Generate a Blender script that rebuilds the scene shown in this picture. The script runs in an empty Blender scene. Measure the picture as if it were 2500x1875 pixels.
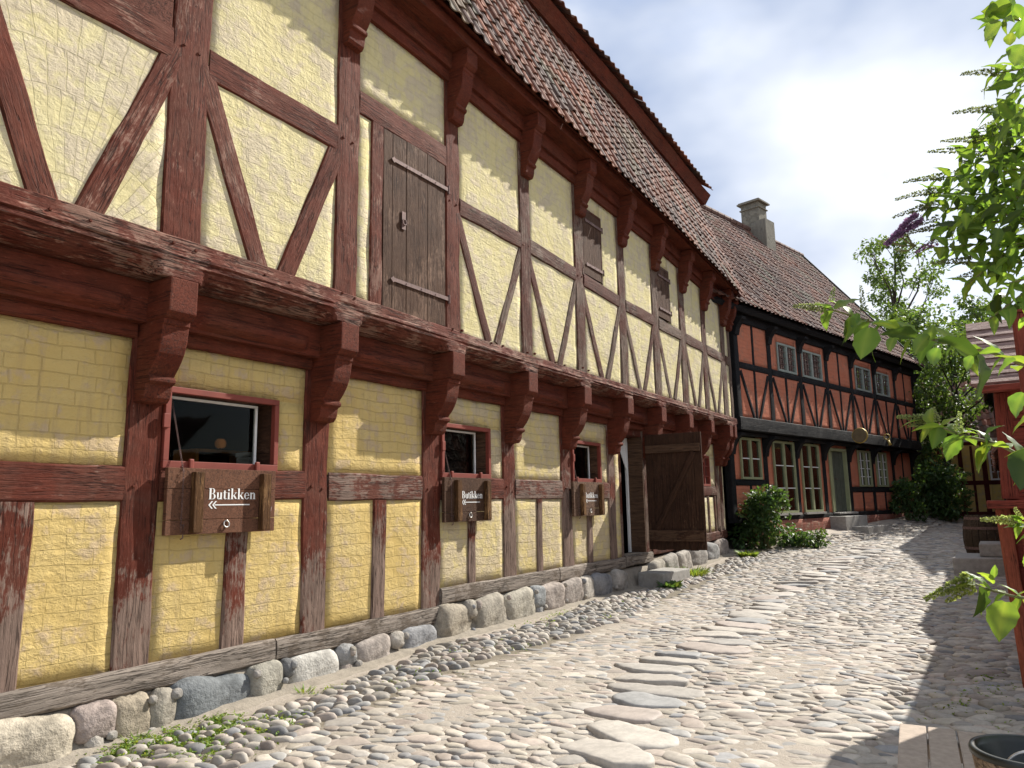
import bpy, bmesh, math, random
import numpy as np
from mathutils import Vector, Matrix, noise
random.seed(7)
RNG = np.random.default_rng(11)
sc = bpy.context.scene
COL = sc.collection
V = Vector
WM = {}

# ------------------------------------------------------------------ helpers
def tag(o, label=None, cat=None, group=None, kind=None):
    if label: o['label'] = label
    if cat: o['category'] = cat
    if group: o['group'] = group
    if kind: o['kind'] = kind
    return o

def thing(name, label, cat, loc=(0, 0, 0), rz=0.0, group=None):
    o = bpy.data.objects.new(name, None)
    COL.objects.link(o)
    o.empty_display_size = 0.2
    M = Matrix.Translation(V(loc)) @ Matrix.Rotation(rz, 4, 'Z')
    o.matrix_world = M
    WM[o.name] = M
    return tag(o, label, cat, group)

def place(o, M, parent=None):
    WM[o.name] = M
    if parent is None:
        o.matrix_world = M
    else:
        o.parent = parent
        o.matrix_parent_inverse = Matrix.Identity(4)
        o.matrix_basis = WM[parent.name].inverted() @ M
    return o

def mesh_data(name, verts, faces, mat=None, smooth=False, col=None, mats=None, midx=None):
    me = bpy.data.meshes.new(name)
    me.from_pydata([tuple(v) for v in verts], [], faces)
    if mats:
        for m in mats: me.materials.append(m)
        if midx is not None: me.polygons.foreach_set('material_index', midx)
    elif mat: me.materials.append(mat)
    if smooth: me.polygons.foreach_set('use_smooth', [True] * len(me.polygons))
    if col is not None:
        a = me.color_attributes.new('tint', 'FLOAT_COLOR', 'POINT')
        a.data.foreach_set('color', np.asarray(col, dtype=np.float32).ravel())
    me.update()
    return me

def fast_mesh(name, verts, quads, mat, smooth=True, col=None):
    """numpy mesh builder, all faces with the same vertex count"""
    me = bpy.data.meshes.new(name)
    verts = np.asarray(verts, dtype=np.float32); quads = np.asarray(quads, dtype=np.int32)
    n = quads.shape[1]
    me.vertices.add(len(verts)); me.vertices.foreach_set('co', verts.ravel())
    me.loops.add(quads.size); me.loops.foreach_set('vertex_index', quads.ravel())
    me.polygons.add(len(quads))
    me.polygons.foreach_set('loop_start', np.arange(0, quads.size, n, dtype=np.int32))
    me.polygons.foreach_set('loop_total', np.full(len(quads), n, dtype=np.int32))
    me.polygons.foreach_set('use_smooth', np.full(len(quads), smooth))
    me.materials.append(mat)
    if col is not None:
        a = me.color_attributes.new('tint', 'FLOAT_COLOR', 'POINT')
        a.data.foreach_set('color', np.asarray(col, dtype=np.float32).ravel())
    me.update(calc_edges=True); me.validate()
    return me

def obj(name, me, parent=None, M=None):
    o = bpy.data.objects.new(name, me)
    COL.objects.link(o)
    return place(o, M or (WM[parent.name].copy() if parent else Matrix.Identity(4)), parent)

class MB:
    """collects pieces into one mesh (local coordinates)"""
    def __init__(s): s.v = []; s.f = []
    def add(s, vs, fs):
        b = len(s.v); s.v += [tuple(v) for v in vs]; s.f += [tuple(i + b for i in f) for f in fs]
    def box(s, x0, x1, y0, y1, z0, z1):
        vs = [(x, y, z) for x in (x0, x1) for y in (y0, y1) for z in (z0, z1)]
        s.add(vs, [(0, 1, 3, 2), (4, 6, 7, 5), (0, 4, 5, 1), (2, 3, 7, 6), (0, 2, 6, 4), (1, 5, 7, 3)])
    def obox(s, M, sx, sy, sz):
        vs = [M @ V((x * sx / 2, y * sy / 2, z * sz / 2)) for x in (-1, 1) for y in (-1, 1) for z in (-1, 1)]
        s.add(vs, [(0, 1, 3, 2), (4, 6, 7, 5), (0, 4, 5, 1), (2, 3, 7, 6), (0, 2, 6, 4), (1, 5, 7, 3)])
    def prism(s, poly, a0, a1, axis='y'):
        """poly of (p,q); extruded along axis"""
        n = len(poly)
        def pt(p, q, a):
            return (p, a, q) if axis == 'y' else ((a, p, q) if axis == 'x' else (p, q, a))
        vs = [pt(p, q, a0) for p, q in poly] + [pt(p, q, a1) for p, q in poly]
        s.add(vs, [tuple(range(n))[::-1], tuple(range(n, 2 * n))] + [(i, (i + 1) % n, n + (i + 1) % n, n + i) for i in range(n)])
    def tube(s, pts, r, n=6, cap=True):
        pts = [V(p) for p in pts]
        rs = r if isinstance(r, (list, tuple)) else [r] * len(pts)
        ring = []; up = V((0, 0, 1))
        for i, p in enumerate(pts):
            d = (pts[min(i + 1, len(pts) - 1)] - pts[max(i - 1, 0)]).normalized()
            a = d.cross(up)
            if a.length < 1e-3: a = d.cross(V((1, 0, 0)))
            a.normalize(); b = a.cross(d)
            ring.append([p + (a * math.cos(t) + b * math.sin(t)) * rs[i] for t in [2 * math.pi * k / n for k in range(n)]])
        vs = [v for r_ in ring for v in r_]
        fs = [(i * n + k, i * n + (k + 1) % n, (i + 1) * n + (k + 1) % n, (i + 1) * n + k) for i in range(len(pts) - 1) for k in range(n)]
        if cap:
            fs += [tuple(range(n))[::-1], tuple(range((len(pts) - 1) * n, len(pts) * n))]
        s.add(vs, fs)
    def torus(s, M, R, r, n=16, m=6, a0=0, a1=2 * math.pi):
        full = abs(a1 - a0 - 2 * math.pi) < 1e-6
        k = n if full else n + 1
        vs = []
        for i in range(k):
            t = a0 + (a1 - a0) * i / n
            for j in range(m):
                p = 2 * math.pi * j / m
                vs.append(M @ V(((R + r * math.cos(p)) * math.cos(t), (R + r * math.cos(p)) * math.sin(t), r * math.sin(p))))
        fs = [(i * m + j, ((i + 1) % k) * m + j, ((i + 1) % k) * m + (j + 1) % m, i * m + (j + 1) % m) for i in range(n if full else n) for j in range(m)]
        s.add(vs, fs)
    def lathe(s, M, prof, n=24):
        vs = [M @ V((r * math.cos(2 * math.pi * k / n), r * math.sin(2 * math.pi * k / n), z)) for r, z in prof for k in range(n)]
        fs = [(i * n + k, i * n + (k + 1) % n, (i + 1) * n + (k + 1) % n, (i + 1) * n + k) for i in range(len(prof) - 1) for k in range(n)]
        s.add(vs, fs)
    def build(s, name, mat, parent=None, M=None, smooth=False, bevel=0.0):
        me = mesh_data(name, s.v, s.f, mat, smooth)
        bm = bmesh.new(); bm.from_mesh(me)
        bmesh.ops.recalc_face_normals(bm, faces=bm.faces)
        if bevel:
            bmesh.ops.bevel(bm, geom=[e for e in bm.edges if len(e.link_faces) == 2 and e.calc_face_angle(0) > 0.5], offset=bevel, segments=2, affect='EDGES', profile=0.6)
        bm.to_mesh(me); bm.free()
        return obj(name, me, parent, M)

def nz(p, s=1.0, o=0.0):
    return noise.noise(V((p[0] * s + o, p[1] * s + o * 1.7, p[2] * s - o)))

# ------------------------------------------------------------------ materials
def newmat(name):
    m = bpy.data.materials.new(name); m.use_nodes = True
    nt = m.node_tree; nt.nodes.clear()
    return m, nt
class NT:
    def __init__(s, name):
        s.m, s.t = newmat(name)
        s.out = s.n('ShaderNodeOutputMaterial')
    def n(s, typ, **kw):
        nd = s.t.nodes.new(typ)
        for k, v in kw.items(): setattr(nd, k, v)
        return nd
    def l(s, a, b): s.t.links.new(a, b)
    def val(s, sock, v):
        if hasattr(v, 'is_linked') or hasattr(v, 'links'): s.l(v, sock)
        else: sock.default_value = v
    def noise(s, vec, scale, detail=4, rough=0.6, dist=0.0):
        nd = s.n('ShaderNodeTexNoise'); nd.inputs['Scale'].default_value = scale
        nd.inputs['Detail'].default_value = detail; nd.inputs['Roughness'].default_value = rough; nd.inputs['Distortion'].default_value = dist
        if vec is not None: s.l(vec, nd.inputs['Vector'])
        return nd.outputs['Fac']
    def map(s, vec, scale=(1, 1, 1), loc=(0, 0, 0)):
        nd = s.n('ShaderNodeMapping'); s.l(vec, nd.inputs['Vector'])
        nd.inputs['Scale'].default_value = scale; nd.inputs['Location'].default_value = loc
        return nd.outputs['Vector']
    def ramp(s, fac, stops, interp='LINEAR'):
        nd = s.n('ShaderNodeValToRGB'); s.l(fac, nd.inputs['Fac'])
        cr = nd.color_ramp; cr.interpolation = interp
        while len(cr.elements) > 1: cr.elements.remove(cr.elements[-1])
        for i, (p, c) in enumerate(stops):
            e = cr.elements[0] if i == 0 else cr.elements.new(p)
            e.position = p
            e.color = (c, c, c, 1) if isinstance(c, (int, float)) else (*c, 1)
        return nd.outputs['Color']
    def math(s, op, a, b=0.0, c=0.0, clamp=False):
        nd = s.n('ShaderNodeMath', operation=op, use_clamp=clamp)
        for i, v in enumerate((a, b, c)): s.val(nd.inputs[i], v)
        return nd.outputs[0]
    def mix(s, fac, a, b, blend='MIX'):
        nd = s.n('ShaderNodeMix', data_type='RGBA', blend_type=blend)
        s.val(nd.inputs[0], fac)
        for k, v in ((6, a), (7, b)):
            if isinstance(v, tuple): nd.inputs[k].default_value = (*v, 1)
            else: s.l(v, nd.inputs[k])
        return nd.outputs[2]
    def bump(s, h, strength=0.5, dist=0.01, normal=None):
        nd = s.n('ShaderNodeBump'); s.l(h, nd.inputs['Height'])
        nd.inputs['Strength'].default_value = strength; nd.inputs['Distance'].default_value = dist
        if normal is not None: s.l(normal, nd.inputs['Normal'])
        return nd.outputs['Normal']
    def princ(s, col, rough=0.8, normal=None, spec=0.3, metal=0.0):
        p = s.n('ShaderNodeBsdfPrincipled')
        if isinstance(col, tuple): p.inputs['Base Color'].default_value = (*col, 1)
        else: s.l(col, p.inputs['Base Color'])
        s.val(p.inputs['Roughness'], rough)
        p.inputs['Specular IOR Level'].default_value = spec
        p.inputs['Metallic'].default_value = metal
        if normal is not None: s.l(normal, p.inputs['Normal'])
        s.l(p.outputs[0], s.out.inputs['Surface'])
        return p
    def coord(s, k='Object'): return s.n('ShaderNodeTexCoord').outputs[k]
    def rnd(s): return s.n('ShaderNodeObjectInfo').outputs['Random']
    def shift(s, vec, amt=37.0):
        """per-object offset so no two beams share their grain"""
        c = s.n('ShaderNodeCombineXYZ'); r = s.math('MULTIPLY', s.rnd(), amt)
        for i in range(3): s.l(r, c.inputs[i])
        a = s.n('ShaderNodeVectorMath', operation='ADD'); s.l(vec, a.inputs[0]); s.l(c.outputs[0], a.inputs[1])
        return a.outputs[0]

def wood(name, paint, bare, wear=0.45, grime=(0.022, 0.012, 0.010), low=None, rough=0.75, gs=1.0, bump=0.7, vary=0.16, flake=0.5):
    """weathered painted timber, grain along the object's own X axis"""
    t = NT(name)
    v = t.shift(t.coord())
    g1 = t.noise(t.map(v, (2.0 * gs, 24 * gs, 24 * gs)), 1.0, 7, 0.7, 0.25)
    fl = t.noise(t.map(v, (13 * gs, 52 * gs, 52 * gs)), 1.0, 8, 0.78, 0.4)
    ck = t.noise(t.map(v, (1.3 * gs, 34 * gs, 34 * gs)), 1.0, 3, 0.55, 0.5)
    big = t.noise(v, 2.1, 4, 0.65, 0.5)
    fac = t.math('ADD', t.math('MULTIPLY', fl, flake), t.math('MULTIPLY', big, 0.62))
    fac = t.math('ADD', fac, t.math('MULTIPLY', g1, 0.22))
    fac = t.math('ADD', fac, t.math('MULTIPLY', t.math('SUBTRACT', t.rnd(), 0.5), vary))
    if low is not None:      # paint is worn off more near the street
        sx = t.n('ShaderNodeSeparateXYZ'); t.l(t.n('ShaderNodeNewGeometry').outputs['Position'], sx.inputs[0])
        fac = t.math('ADD', fac, t.math('MULTIPLY', t.math('SUBTRACT', low, sx.outputs[2], clamp=True), 0.24))
    mask = t.ramp(fac, [(0.92 - wear * 0.5, 0.0), (0.985 - wear * 0.5, 1.0)])
    pn = t.ramp(t.noise(v, 3.4, 6, 0.72, 0.3), [(0.3, 0.0), (0.72, 1.0)])
    pcol = t.mix(pn, tuple(c * 0.62 for c in paint), tuple(min(1, c * 1.25) for c in paint))
    pcol = t.mix(t.ramp(t.noise(v, 1.3, 4, 0.7, 0.8), [(0.42, 0.0), (0.66, 0.7)]), pcol, tuple(0.5 * (a_ + b_) * k_ for a_, b_, k_ in zip(paint, bare, (0.85, 0.8, 0.75))))
    pcol = t.mix(t.ramp(fl, [(0.38, 0.45), (0.6, 0.0)]), pcol, tuple(c * 0.45 for c in paint))
    bcol = t.mix(t.ramp(g1, [(0.3, 0.0), (0.7, 1.0)]), tuple(c * 0.5 for c in bare), tuple(c * 1.3 for c in bare))
    col = t.mix(mask, pcol, bcol)
    crack = t.ramp(t.math('ABSOLUTE', t.math('SUBTRACT', ck, 0.5)), [(0.0, 1.0), (0.030, 0.0)])
    crack = t.math('MULTIPLY', crack, t.ramp(big, [(0.38, 0.15), (0.52, 1.0)]))
    col = t.mix(t.math('MULTIPLY', crack, 0.8), col, grime)
    col = t.mix(t.ramp(fl, [(0.60, 0.0), (0.72, 0.5)]), col, tuple(min(1, c * 1.7 + .02) for c in bare))
    h = t.math('ADD', t.math('MULTIPLY', g1, 0.7), t.math('MULTIPLY', fl, 0.75))
    h = t.math('SUBTRACT', h, t.math('MULTIPLY', crack, 0.9))
    h = t.math('SUBTRACT', h, t.math('MULTIPLY', mask, 0.12))
    t.princ(col, rough, t.bump(h, bump * 1.15, 0.016), 0.12)
    return t.m

def plaster(name, col, alt, bare, bw=0.235, bh=0.106, joint=0.45, lump=0.7, fan=None, barewear=0.28, mbump=0.5, bvar=0.16):
    """limewashed brick infill: object X along the wall, Y up"""
    t = NT(name)
    v0 = t.shift(t.coord(), 11.0)
    base = t.coord()
    wob = t.n('ShaderNodeTexNoise'); wob.inputs['Scale'].default_value = 2.5; wob.inputs['Detail'].default_value = 2
    t.l(v0, wob.inputs['Vector'])
    w2 = t.n('ShaderNodeVectorMath', operation='SCALE'); w2.inputs['Scale'].default_value = 0.07
    sb = t.n('ShaderNodeVectorMath', operation='SUBTRACT'); t.l(wob.outputs['Color'], sb.inputs[0]); sb.inputs[1].default_value = (.5, .5, .5)
    t.l(sb.outputs[0], w2.inputs[0])
    ad = t.n('ShaderNodeVectorMath', operation='ADD')
    if fan:
        mp = t.map(base, (1, 1, 0), (-fan[0], -fan[1], 0))
        sx = t.n('ShaderNodeSeparateXYZ'); t.l(mp, sx.inputs[0])
        ang = t.math('ARCTAN2', sx.outputs[0], sx.outputs[1])
        ln = t.n('ShaderNodeVectorMath', operation='LENGTH'); t.l(mp, ln.inputs[0])
        cb = t.n('ShaderNodeCombineXYZ'); t.l(t.math('MULTIPLY', ang, 1.1), cb.inputs[0]); t.l(ln.outputs['Value'], cb.inputs[1])
        t.l(cb.outputs[0], ad.inputs[0])
    else:
        t.l(v0, ad.inputs[0])
    t.l(w2.outputs[0], ad.inputs[1])
    br = t.n('ShaderNodeTexBrick'); t.l(ad.outputs[0], br.inputs['Vector'])
    br.squash = 0.82; br.squash_frequency = 3; br.offset_frequency = 2
    br.inputs['Scale'].default_value = 1.0; br.inputs['Mortar Size'].default_value = 0.0045; br.inputs['Mortar Smooth'].default_value = 0.35
    br.inputs['Brick Width'].default_value = bw; br.inputs['Row Height'].default_value = bh; br.inputs['Bias'].default_value = 0
    br.inputs['Color1'].default_value = (0, 0, 0, 1); br.inputs['Color2'].default_value = (1, 1, 1, 1); br.inputs['Mortar'].default_value = (.5, .5, .5, 1)
    n1 = t.noise(v0, 7, 5, 0.65); n2 = t.noise(v0, 34, 4, 0.7); n3 = t.noise(v0, 2.0, 4, 0.65, 0.6)
    c = t.mix(t.ramp(n3, [(0.3, 0), (0.7, 1)]), col, alt)
    c = t.mix(t.math('MULTIPLY', br.outputs['Color'], bvar), c, tuple(x * 0.72 for x in col))
    pm = t.ramp(t.math('ADD', t.math('MULTIPLY', n1, 0.75), t.math('ADD', t.math('MULTIPLY', n3, 0.35), t.math('MULTIPLY', br.outputs['Color'], 0.12))), [(0.70 - barewear * 0.22, 0.0), (0.80 - barewear * 0.22, 1.0)])
    c = t.mix(t.math('MULTIPLY', pm, 0.62), c, bare)
    dr = t.noise(t.map(v0, (11, 1.1, 1)), 1.0, 4, 0.65, 0.3)
    c = t.mix(t.ramp(dr, [(0.52, 0.0), (0.72, 0.30)]), c, tuple(x * 0.6 for x in bare))
    c = t.mix(t.math('MULTIPLY', br.outputs['Fac'], joint), c, tuple(x * 0.62 for x in col))
    n4 = t.noise(t.map(v0, (1.0, 1.9, 1.0)), 13, 5, 0.7, 0.5)
    rg = t.ramp(n3, [(0.35, 0.25), (0.62, 1.0)])
    h = t.math('ADD', t.math('MULTIPLY', n1, lump * 0.8), t.math('MULTIPLY', n2, lump * 0.25))
    h = t.math('ADD', h, t.math('MULTIPLY', t.math('MULTIPLY', n4, rg), lump * 1.25))
    h = t.math('ADD', h, t.math('MULTIPLY', br.outputs['Color'], mbump * 0.4))
    h = t.math('SUBTRACT', h, t.math('MULTIPLY', br.outputs['Fac'], mbump))
    t.princ(c, 0.93, t.bump(h, 0.8, 0.03), 0.12)
    return t.m

def simple(name, col, rough=0.8, var=0.25, scale=8.0, bump=0.3, dist=0.01, spec=0.3, metal=0.0, alt=None, detail=5):
    t = NT(name); v = t.shift(t.coord(), 13.0)
    n = t.noise(v, scale, detail, 0.65)
    c = t.mix(t.ramp(n, [(0.3, 0), (0.7, 1)]), tuple(x * (1 - var) for x in col), alt or tuple(min(1, x * (1 + var)) for x in col))
    n2 = t.noise(v, scale * 5, 3, 0.6)
    h = t.math('ADD', n, t.math('MULTIPLY', n2, 0.4))
    t.princ(c, rough, t.bump(h, bump, dist), spec, metal)
    return t.m

def tinted(name, rough=0.85, scale=25.0, bump=0.35, var=0.3, spec=0.25, dist=0.006):
    """per-piece colour comes from the mesh's own tint (stones, roof tiles)"""
    t = NT(name)
    a = t.n('ShaderNodeAttribute'); a.attribute_name = 'tint'
    v = t.coord()
    n = t.noise(v, scale, 5, 0.7); n2 = t.noise(v, scale * 0.25, 4, 0.6)
    f = t.ramp(t.math('ADD', t.math('MULTIPLY', n, 0.6), t.math('MULTIPLY', n2, 0.4)), [(0.3, 1 - var), (0.7, 1 + var * 0.6)])
    c = t.mix(1.0, a.outputs['Color'], f, 'MULTIPLY')
    t.princ(c, rough, t.bump(n, bump, dist), spec)
    return t.m

def leafmat(name, col, trans, amt=0.45, var=0.35, rough=0.5):
    t = NT(name)
    v = t.coord()
    r = t.n('ShaderNodeAttribute'); r.attribute_name = 'tint'
    a = t.mix(1.0, r.outputs['Color'], col, 'MULTIPLY')
    b = t.mix(1.0, r.outputs['Color'], trans, 'MULTIPLY')
    n = t.noise(v, 40, 3, 0.6)
    a = t.mix(t.math('MULTIPLY', n, var), a, tuple(c * 0.5 for c in col))
    p = t.n('ShaderNodeBsdfPrincipled'); t.l(a, p.inputs['Base Color']); p.inputs['Roughness'].default_value = rough
    p.inputs['Specular IOR Level'].default_value = 0.35
    tr = t.n('ShaderNodeBsdfTranslucent'); t.l(b, tr.inputs['Color'])
    mx = t.n('ShaderNodeMixShader'); mx.inputs[0].default_value = amt
    t.l(p.outputs[0], mx.inputs[1]); t.l(tr.outputs[0], mx.inputs[2]); t.l(mx.outputs[0], t.out.inputs['Surface'])
    return t.m

def glassmat(name, tint=(0.8, 0.85, 0.85), refl=0.12, rough=0.03, mult=1.0):
    t = NT(name)
    tr = t.n('ShaderNodeBsdfTransparent'); tr.inputs[0].default_value = (*tint, 1)
    gl = t.n('ShaderNodeBsdfGlossy'); gl.inputs['Roughness'].default_value = rough
    b = t.bump(t.noise(t.coord(), 3.0, 2), 0.12, 0.02); t.l(b, gl.inputs['Normal'])
    fr = t.n('ShaderNodeFresnel'); fr.inputs[0].default_value = 1.5
    f = t.math('MULTIPLY', t.math('ADD', fr.outputs[0], refl, clamp=True), mult)
    mx = t.n('ShaderNodeMixShader'); t.l(f, mx.inputs[0]); t.l(tr.outputs[0], mx.inputs[1]); t.l(gl.outputs[0], mx.inputs[2])
    t.l(mx.outputs[0], t.out.inputs['Surface'])
    return t.m

RED = (0.125, 0.031, 0.0175); GREYW = (0.20, 0.155, 0.13)
M = {}
M['beam_up'] = wood('red_paint_timber', RED, (0.21, 0.115, 0.085), 0.32)
M['beam_low'] = wood('worn_red_timber', (0.125, 0.031, 0.018), (0.20, 0.138, 0.11), 0.38, low=1.85)
M['beam_far'] = wood('greyed_red_timber', (0.105, 0.037, 0.025), (0.16, 0.112, 0.085), 0.58)
M['carved'] = wood('carved_red_timber', (0.135, 0.032, 0.0175), (0.17, 0.075, 0.046), 0.12, bump=0.5)
M['sill_up'] = wood('jetty_beam_timber', (0.135, 0.033, 0.020), (0.24, 0.135, 0.10), 0.40, bump=1.0)
M['sill'] = wood('grey_sill_timber', (0.15, 0.12, 0.095), (0.26, 0.22, 0.185), 0.6, bump=0.8)
M['frame'] = simple('red_window_paint', (0.19, 0.042, 0.028), 0.6, 0.15, 6, 0.15)
M['plank'] = wood('brown_plank', (0.085, 0.045, 0.028), (0.15, 0.09, 0.06), 0.45, bump=0.6, vary=0.3)
M['doorplank'] = wood('dark_door_plank', (0.062, 0.031, 0.019), (0.115, 0.066, 0.04), 0.5, bump=0.6, vary=0.3)
M['hatchplank'] = wood('brown_stained_plank', (0.15, 0.068, 0.04), (0.2, 0.11, 0.07), 0.25, bump=0.35, vary=0.12)
M['batten'] = wood('dark_split_batten', (0.10, 0.048, 0.02), (0.21, 0.115, 0.05), 0.5, bump=0.9)
M['iron'] = simple('rusty_iron', (0.14, 0.085, 0.075), 0.7, 0.4, 30, 0.5, 0.003, 0.4, 0.3)
M['steel'] = simple('bright_steel', (0.5, 0.48, 0.45), 0.4, 0.2, 30, 0.2, 0.002, 0.5, 0.9)
M['white'] = simple('white_paint', (0.72, 0.72, 0.70), 0.6, 0.05, 8, 0.1)
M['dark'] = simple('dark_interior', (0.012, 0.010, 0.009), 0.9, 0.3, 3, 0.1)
M['glass'] = glassmat('window_glass', (0.7, 0.72, 0.7), 0.0, 0.03, 0.12)
M['yel_low'] = plaster('ochre_limewash', (0.52, 0.375, 0.135), (0.56, 0.43, 0.19), (0.44, 0.335, 0.24), joint=0.2)
M['yel_mid'] = plaster('weathered_pale_limewash', (0.55, 0.44, 0.19), (0.59, 0.50, 0.27), (0.45, 0.37, 0.28), joint=0.25, barewear=0.75, lump=0.95, mbump=0.4, bvar=0.1)
M['yel_up'] = plaster('pale_yellow_limewash', (0.585, 0.51, 0.26), (0.63, 0.565, 0.345), (0.51, 0.43, 0.34), barewear=0.5, joint=0.08, lump=1.0, mbump=0.22, bvar=0.07)
M['yel_fan'] = plaster('fan_brick_limewash', (0.57, 0.50, 0.265), (0.62, 0.56, 0.35), (0.49, 0.415, 0.335), bw=0.10, bh=0.30, joint=0.55, fan=(0, -0.1), barewear=0.6)
M['yel_far'] = plaster('far_yellow_limewash', (0.62, 0.45, 0.15), (0.7, 0.52, 0.2), (0.5, 0.4, 0.25), joint=0.3)
M['redwall'] = plaster('red_limewash', (0.50, 0.165, 0.092), (0.54, 0.205, 0.125), (0.33, 0.17, 0.115), joint=0.0, lump=0.5)
M['black'] = wood('black_tarred_timber', (0.014, 0.015, 0.017), (0.045, 0.045, 0.045), 0.3, bump=0.5)
M['bluegrey'] = simple('blue_grey_window_paint', (0.25, 0.285, 0.25), 0.55, 0.12, 6, 0.15)
M['olive'] = simple('olive_window_paint', (0.28, 0.30, 0.17), 0.55, 0.12, 6, 0.15)
M['doorgreen'] = simple('grey_green_door_paint', (0.075, 0.085, 0.065), 0.55, 0.25, 6, 0.2)
M['stone'] = tinted('boulder_stone', 0.88, 11, 0.9, 0.55, 0.22, 0.03)
M['cobble'] = tinted('cobble_stone', 0.72, 22, 0.35, 0.28, 0.4, 0.006)
M['tile'] = tinted('clay_roof_tile', 0.8, 18, 0.35, 0.3, 0.3)
M['step'] = simple('grey_step_stone', (0.30, 0.285, 0.26), 0.85, 0.2, 12, 0.5, 0.008)
M['chim'] = plaster('grey_chimney_brick', (0.19, 0.178, 0.145), (0.235, 0.22, 0.18), (0.16, 0.15, 0.13), 0.22, 0.075, 0.5, 0.4)
M['brick'] = plaster('red_brick_plinth', (0.33, 0.13, 0.09), (0.27, 0.10, 0.075), (0.35, 0.27, 0.2), 0.23, 0.07, 0.7, 0.5)
M['mortar'] = simple('sandy_mortar', (0.25, 0.218, 0.175), 0.95, 0.2, 9, 0.8, 0.02)
M['shedboard'] = wood('brick_red_board', (0.26, 0.062, 0.043), (0.2, 0.08, 0.06), 0.15, bump=0.3)
M['shedpost'] = wood('bounce_lit_red_post', (0.36, 0.105, 0.06), (0.3, 0.1, 0.07), 0.12, bump=0.3)  # lower post: bounced light put into a brighter, more orange red
M['greyboard'] = wood('grey_roof_board', (0.33, 0.215, 0.185), (0.42, 0.31, 0.28), 0.36, bump=0.5)
M['bench'] = simple('weathered_bench_plank', (0.38, 0.31, 0.25), 0.85, 0.16, 26, 0.35, 0.004)
M['cask'] = wood('dark_cask_stave', (0.06, 0.042, 0.028), (0.09, 0.065, 0.045), 0.4, bump=0.5)
M['tubwood'] = wood('pale_tub_stave', (0.34, 0.25, 0.17), (0.3, 0.22, 0.15), 0.4, bump=0.5)
M['tubdark'] = simple('black_tub_lining', (0.013, 0.016, 0.013), 0.35, 0.4, 10, 0.2, 0.004, 0.5)
M['bluewater'] = simple('blue_jug', (0.03, 0.06, 0.16), 0.12, 0.3, 4, 0.05, 0.004, 0.6)
M['gold'] = simple('gilded_metal', (0.42, 0.31, 0.085), 0.5, 0.3, 20, 0.2, 0.002, 0.4, 0.35)
M['signface'] = simple('dull_brown_sign', (0.13, 0.10, 0.055), 0.6, 0.25, 10, 0.2)
M['curtain'] = simple('white_curtain', (0.6, 0.6, 0.57), 0.9, 0.1, 5, 0.3, 0.01)
M['shelf'] = simple('orange_shelf_wood', (0.5, 0.2, 0.05), 0.5, 0.3, 6, 0.2)
M['bark'] = wood('tree_bark', (0.055, 0.042, 0.035), (0.09, 0.075, 0.06), 0.5, bump=1.0)
M['stem'] = simple('green_brown_stem', (0.17, 0.16, 0.07), 0.7, 0.3, 20, 0.3, 0.003)
M['leaf_near'] = leafmat('buddleia_leaf', (0.055, 0.118, 0.028), (0.27, 0.48, 0.045), 0.44)
M['leaf_bush'] = leafmat('shrub_leaf', (0.042, 0.095, 0.03), (0.13, 0.26, 0.04), 0.28)
M['leaf_tree'] = leafmat('tree_leaf', (0.046, 0.09, 0.022), (0.15, 0.27, 0.035), 0.36)
M['spike'] = leafmat('green_flower_bud', (0.17, 0.20, 0.095), (0.36, 0.42, 0.18), 0.42)
M['purple'] = leafmat('purple_floret', (0.33, 0.20, 0.36), (0.4, 0.25, 0.42), 0.3)
M['grass'] = leafmat('grass_blade', (0.11, 0.21, 0.035), (0.25, 0.4, 0.05), 0.35)

def road_mat():
    t = NT('sandy_street')
    v = t.coord()
    n1 = t.noise(v, 1.1, 6, 0.65, 0.5); n2 = t.noise(v, 14, 5, 0.7); n3 = t.noise(v, 120, 3, 0.7)
    c = t.mix(t.ramp(n1, [(0.3, 0), (0.7, 1)]), (0.32, 0.28, 0.235), (0.41, 0.362, 0.31))
    c = t.mix(t.math('MULTIPLY', n2, 0.4), c, (0.30, 0.25, 0.19))
    sx = t.n('ShaderNodeSeparateXYZ'); t.l(v, sx.inputs[0])
    wob = t.math('ADD', sx.outputs[0], t.math('MULTIPLY', t.math('SUBTRACT', n1, 0.5), 0.5))
    gut = t.ramp(t.math('MULTIPLY', wob, 0.1), [(0.045, 0.0), (0.065, 1.0), (0.125, 1.0), (0.155, 0.0)])
    c = t.mix(t.math('MULTIPLY', gut, 0.75), c, (0.13, 0.11, 0.075))
    h = t.math('ADD', t.math('MULTIPLY', n2, 1.0), t.math('MULTIPLY', n3, 0.35))
    t.princ(c, 0.9, t.bump(h, 0.75, 0.02), 0.25)
    return t.m
M['road'] = road_mat()

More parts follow.
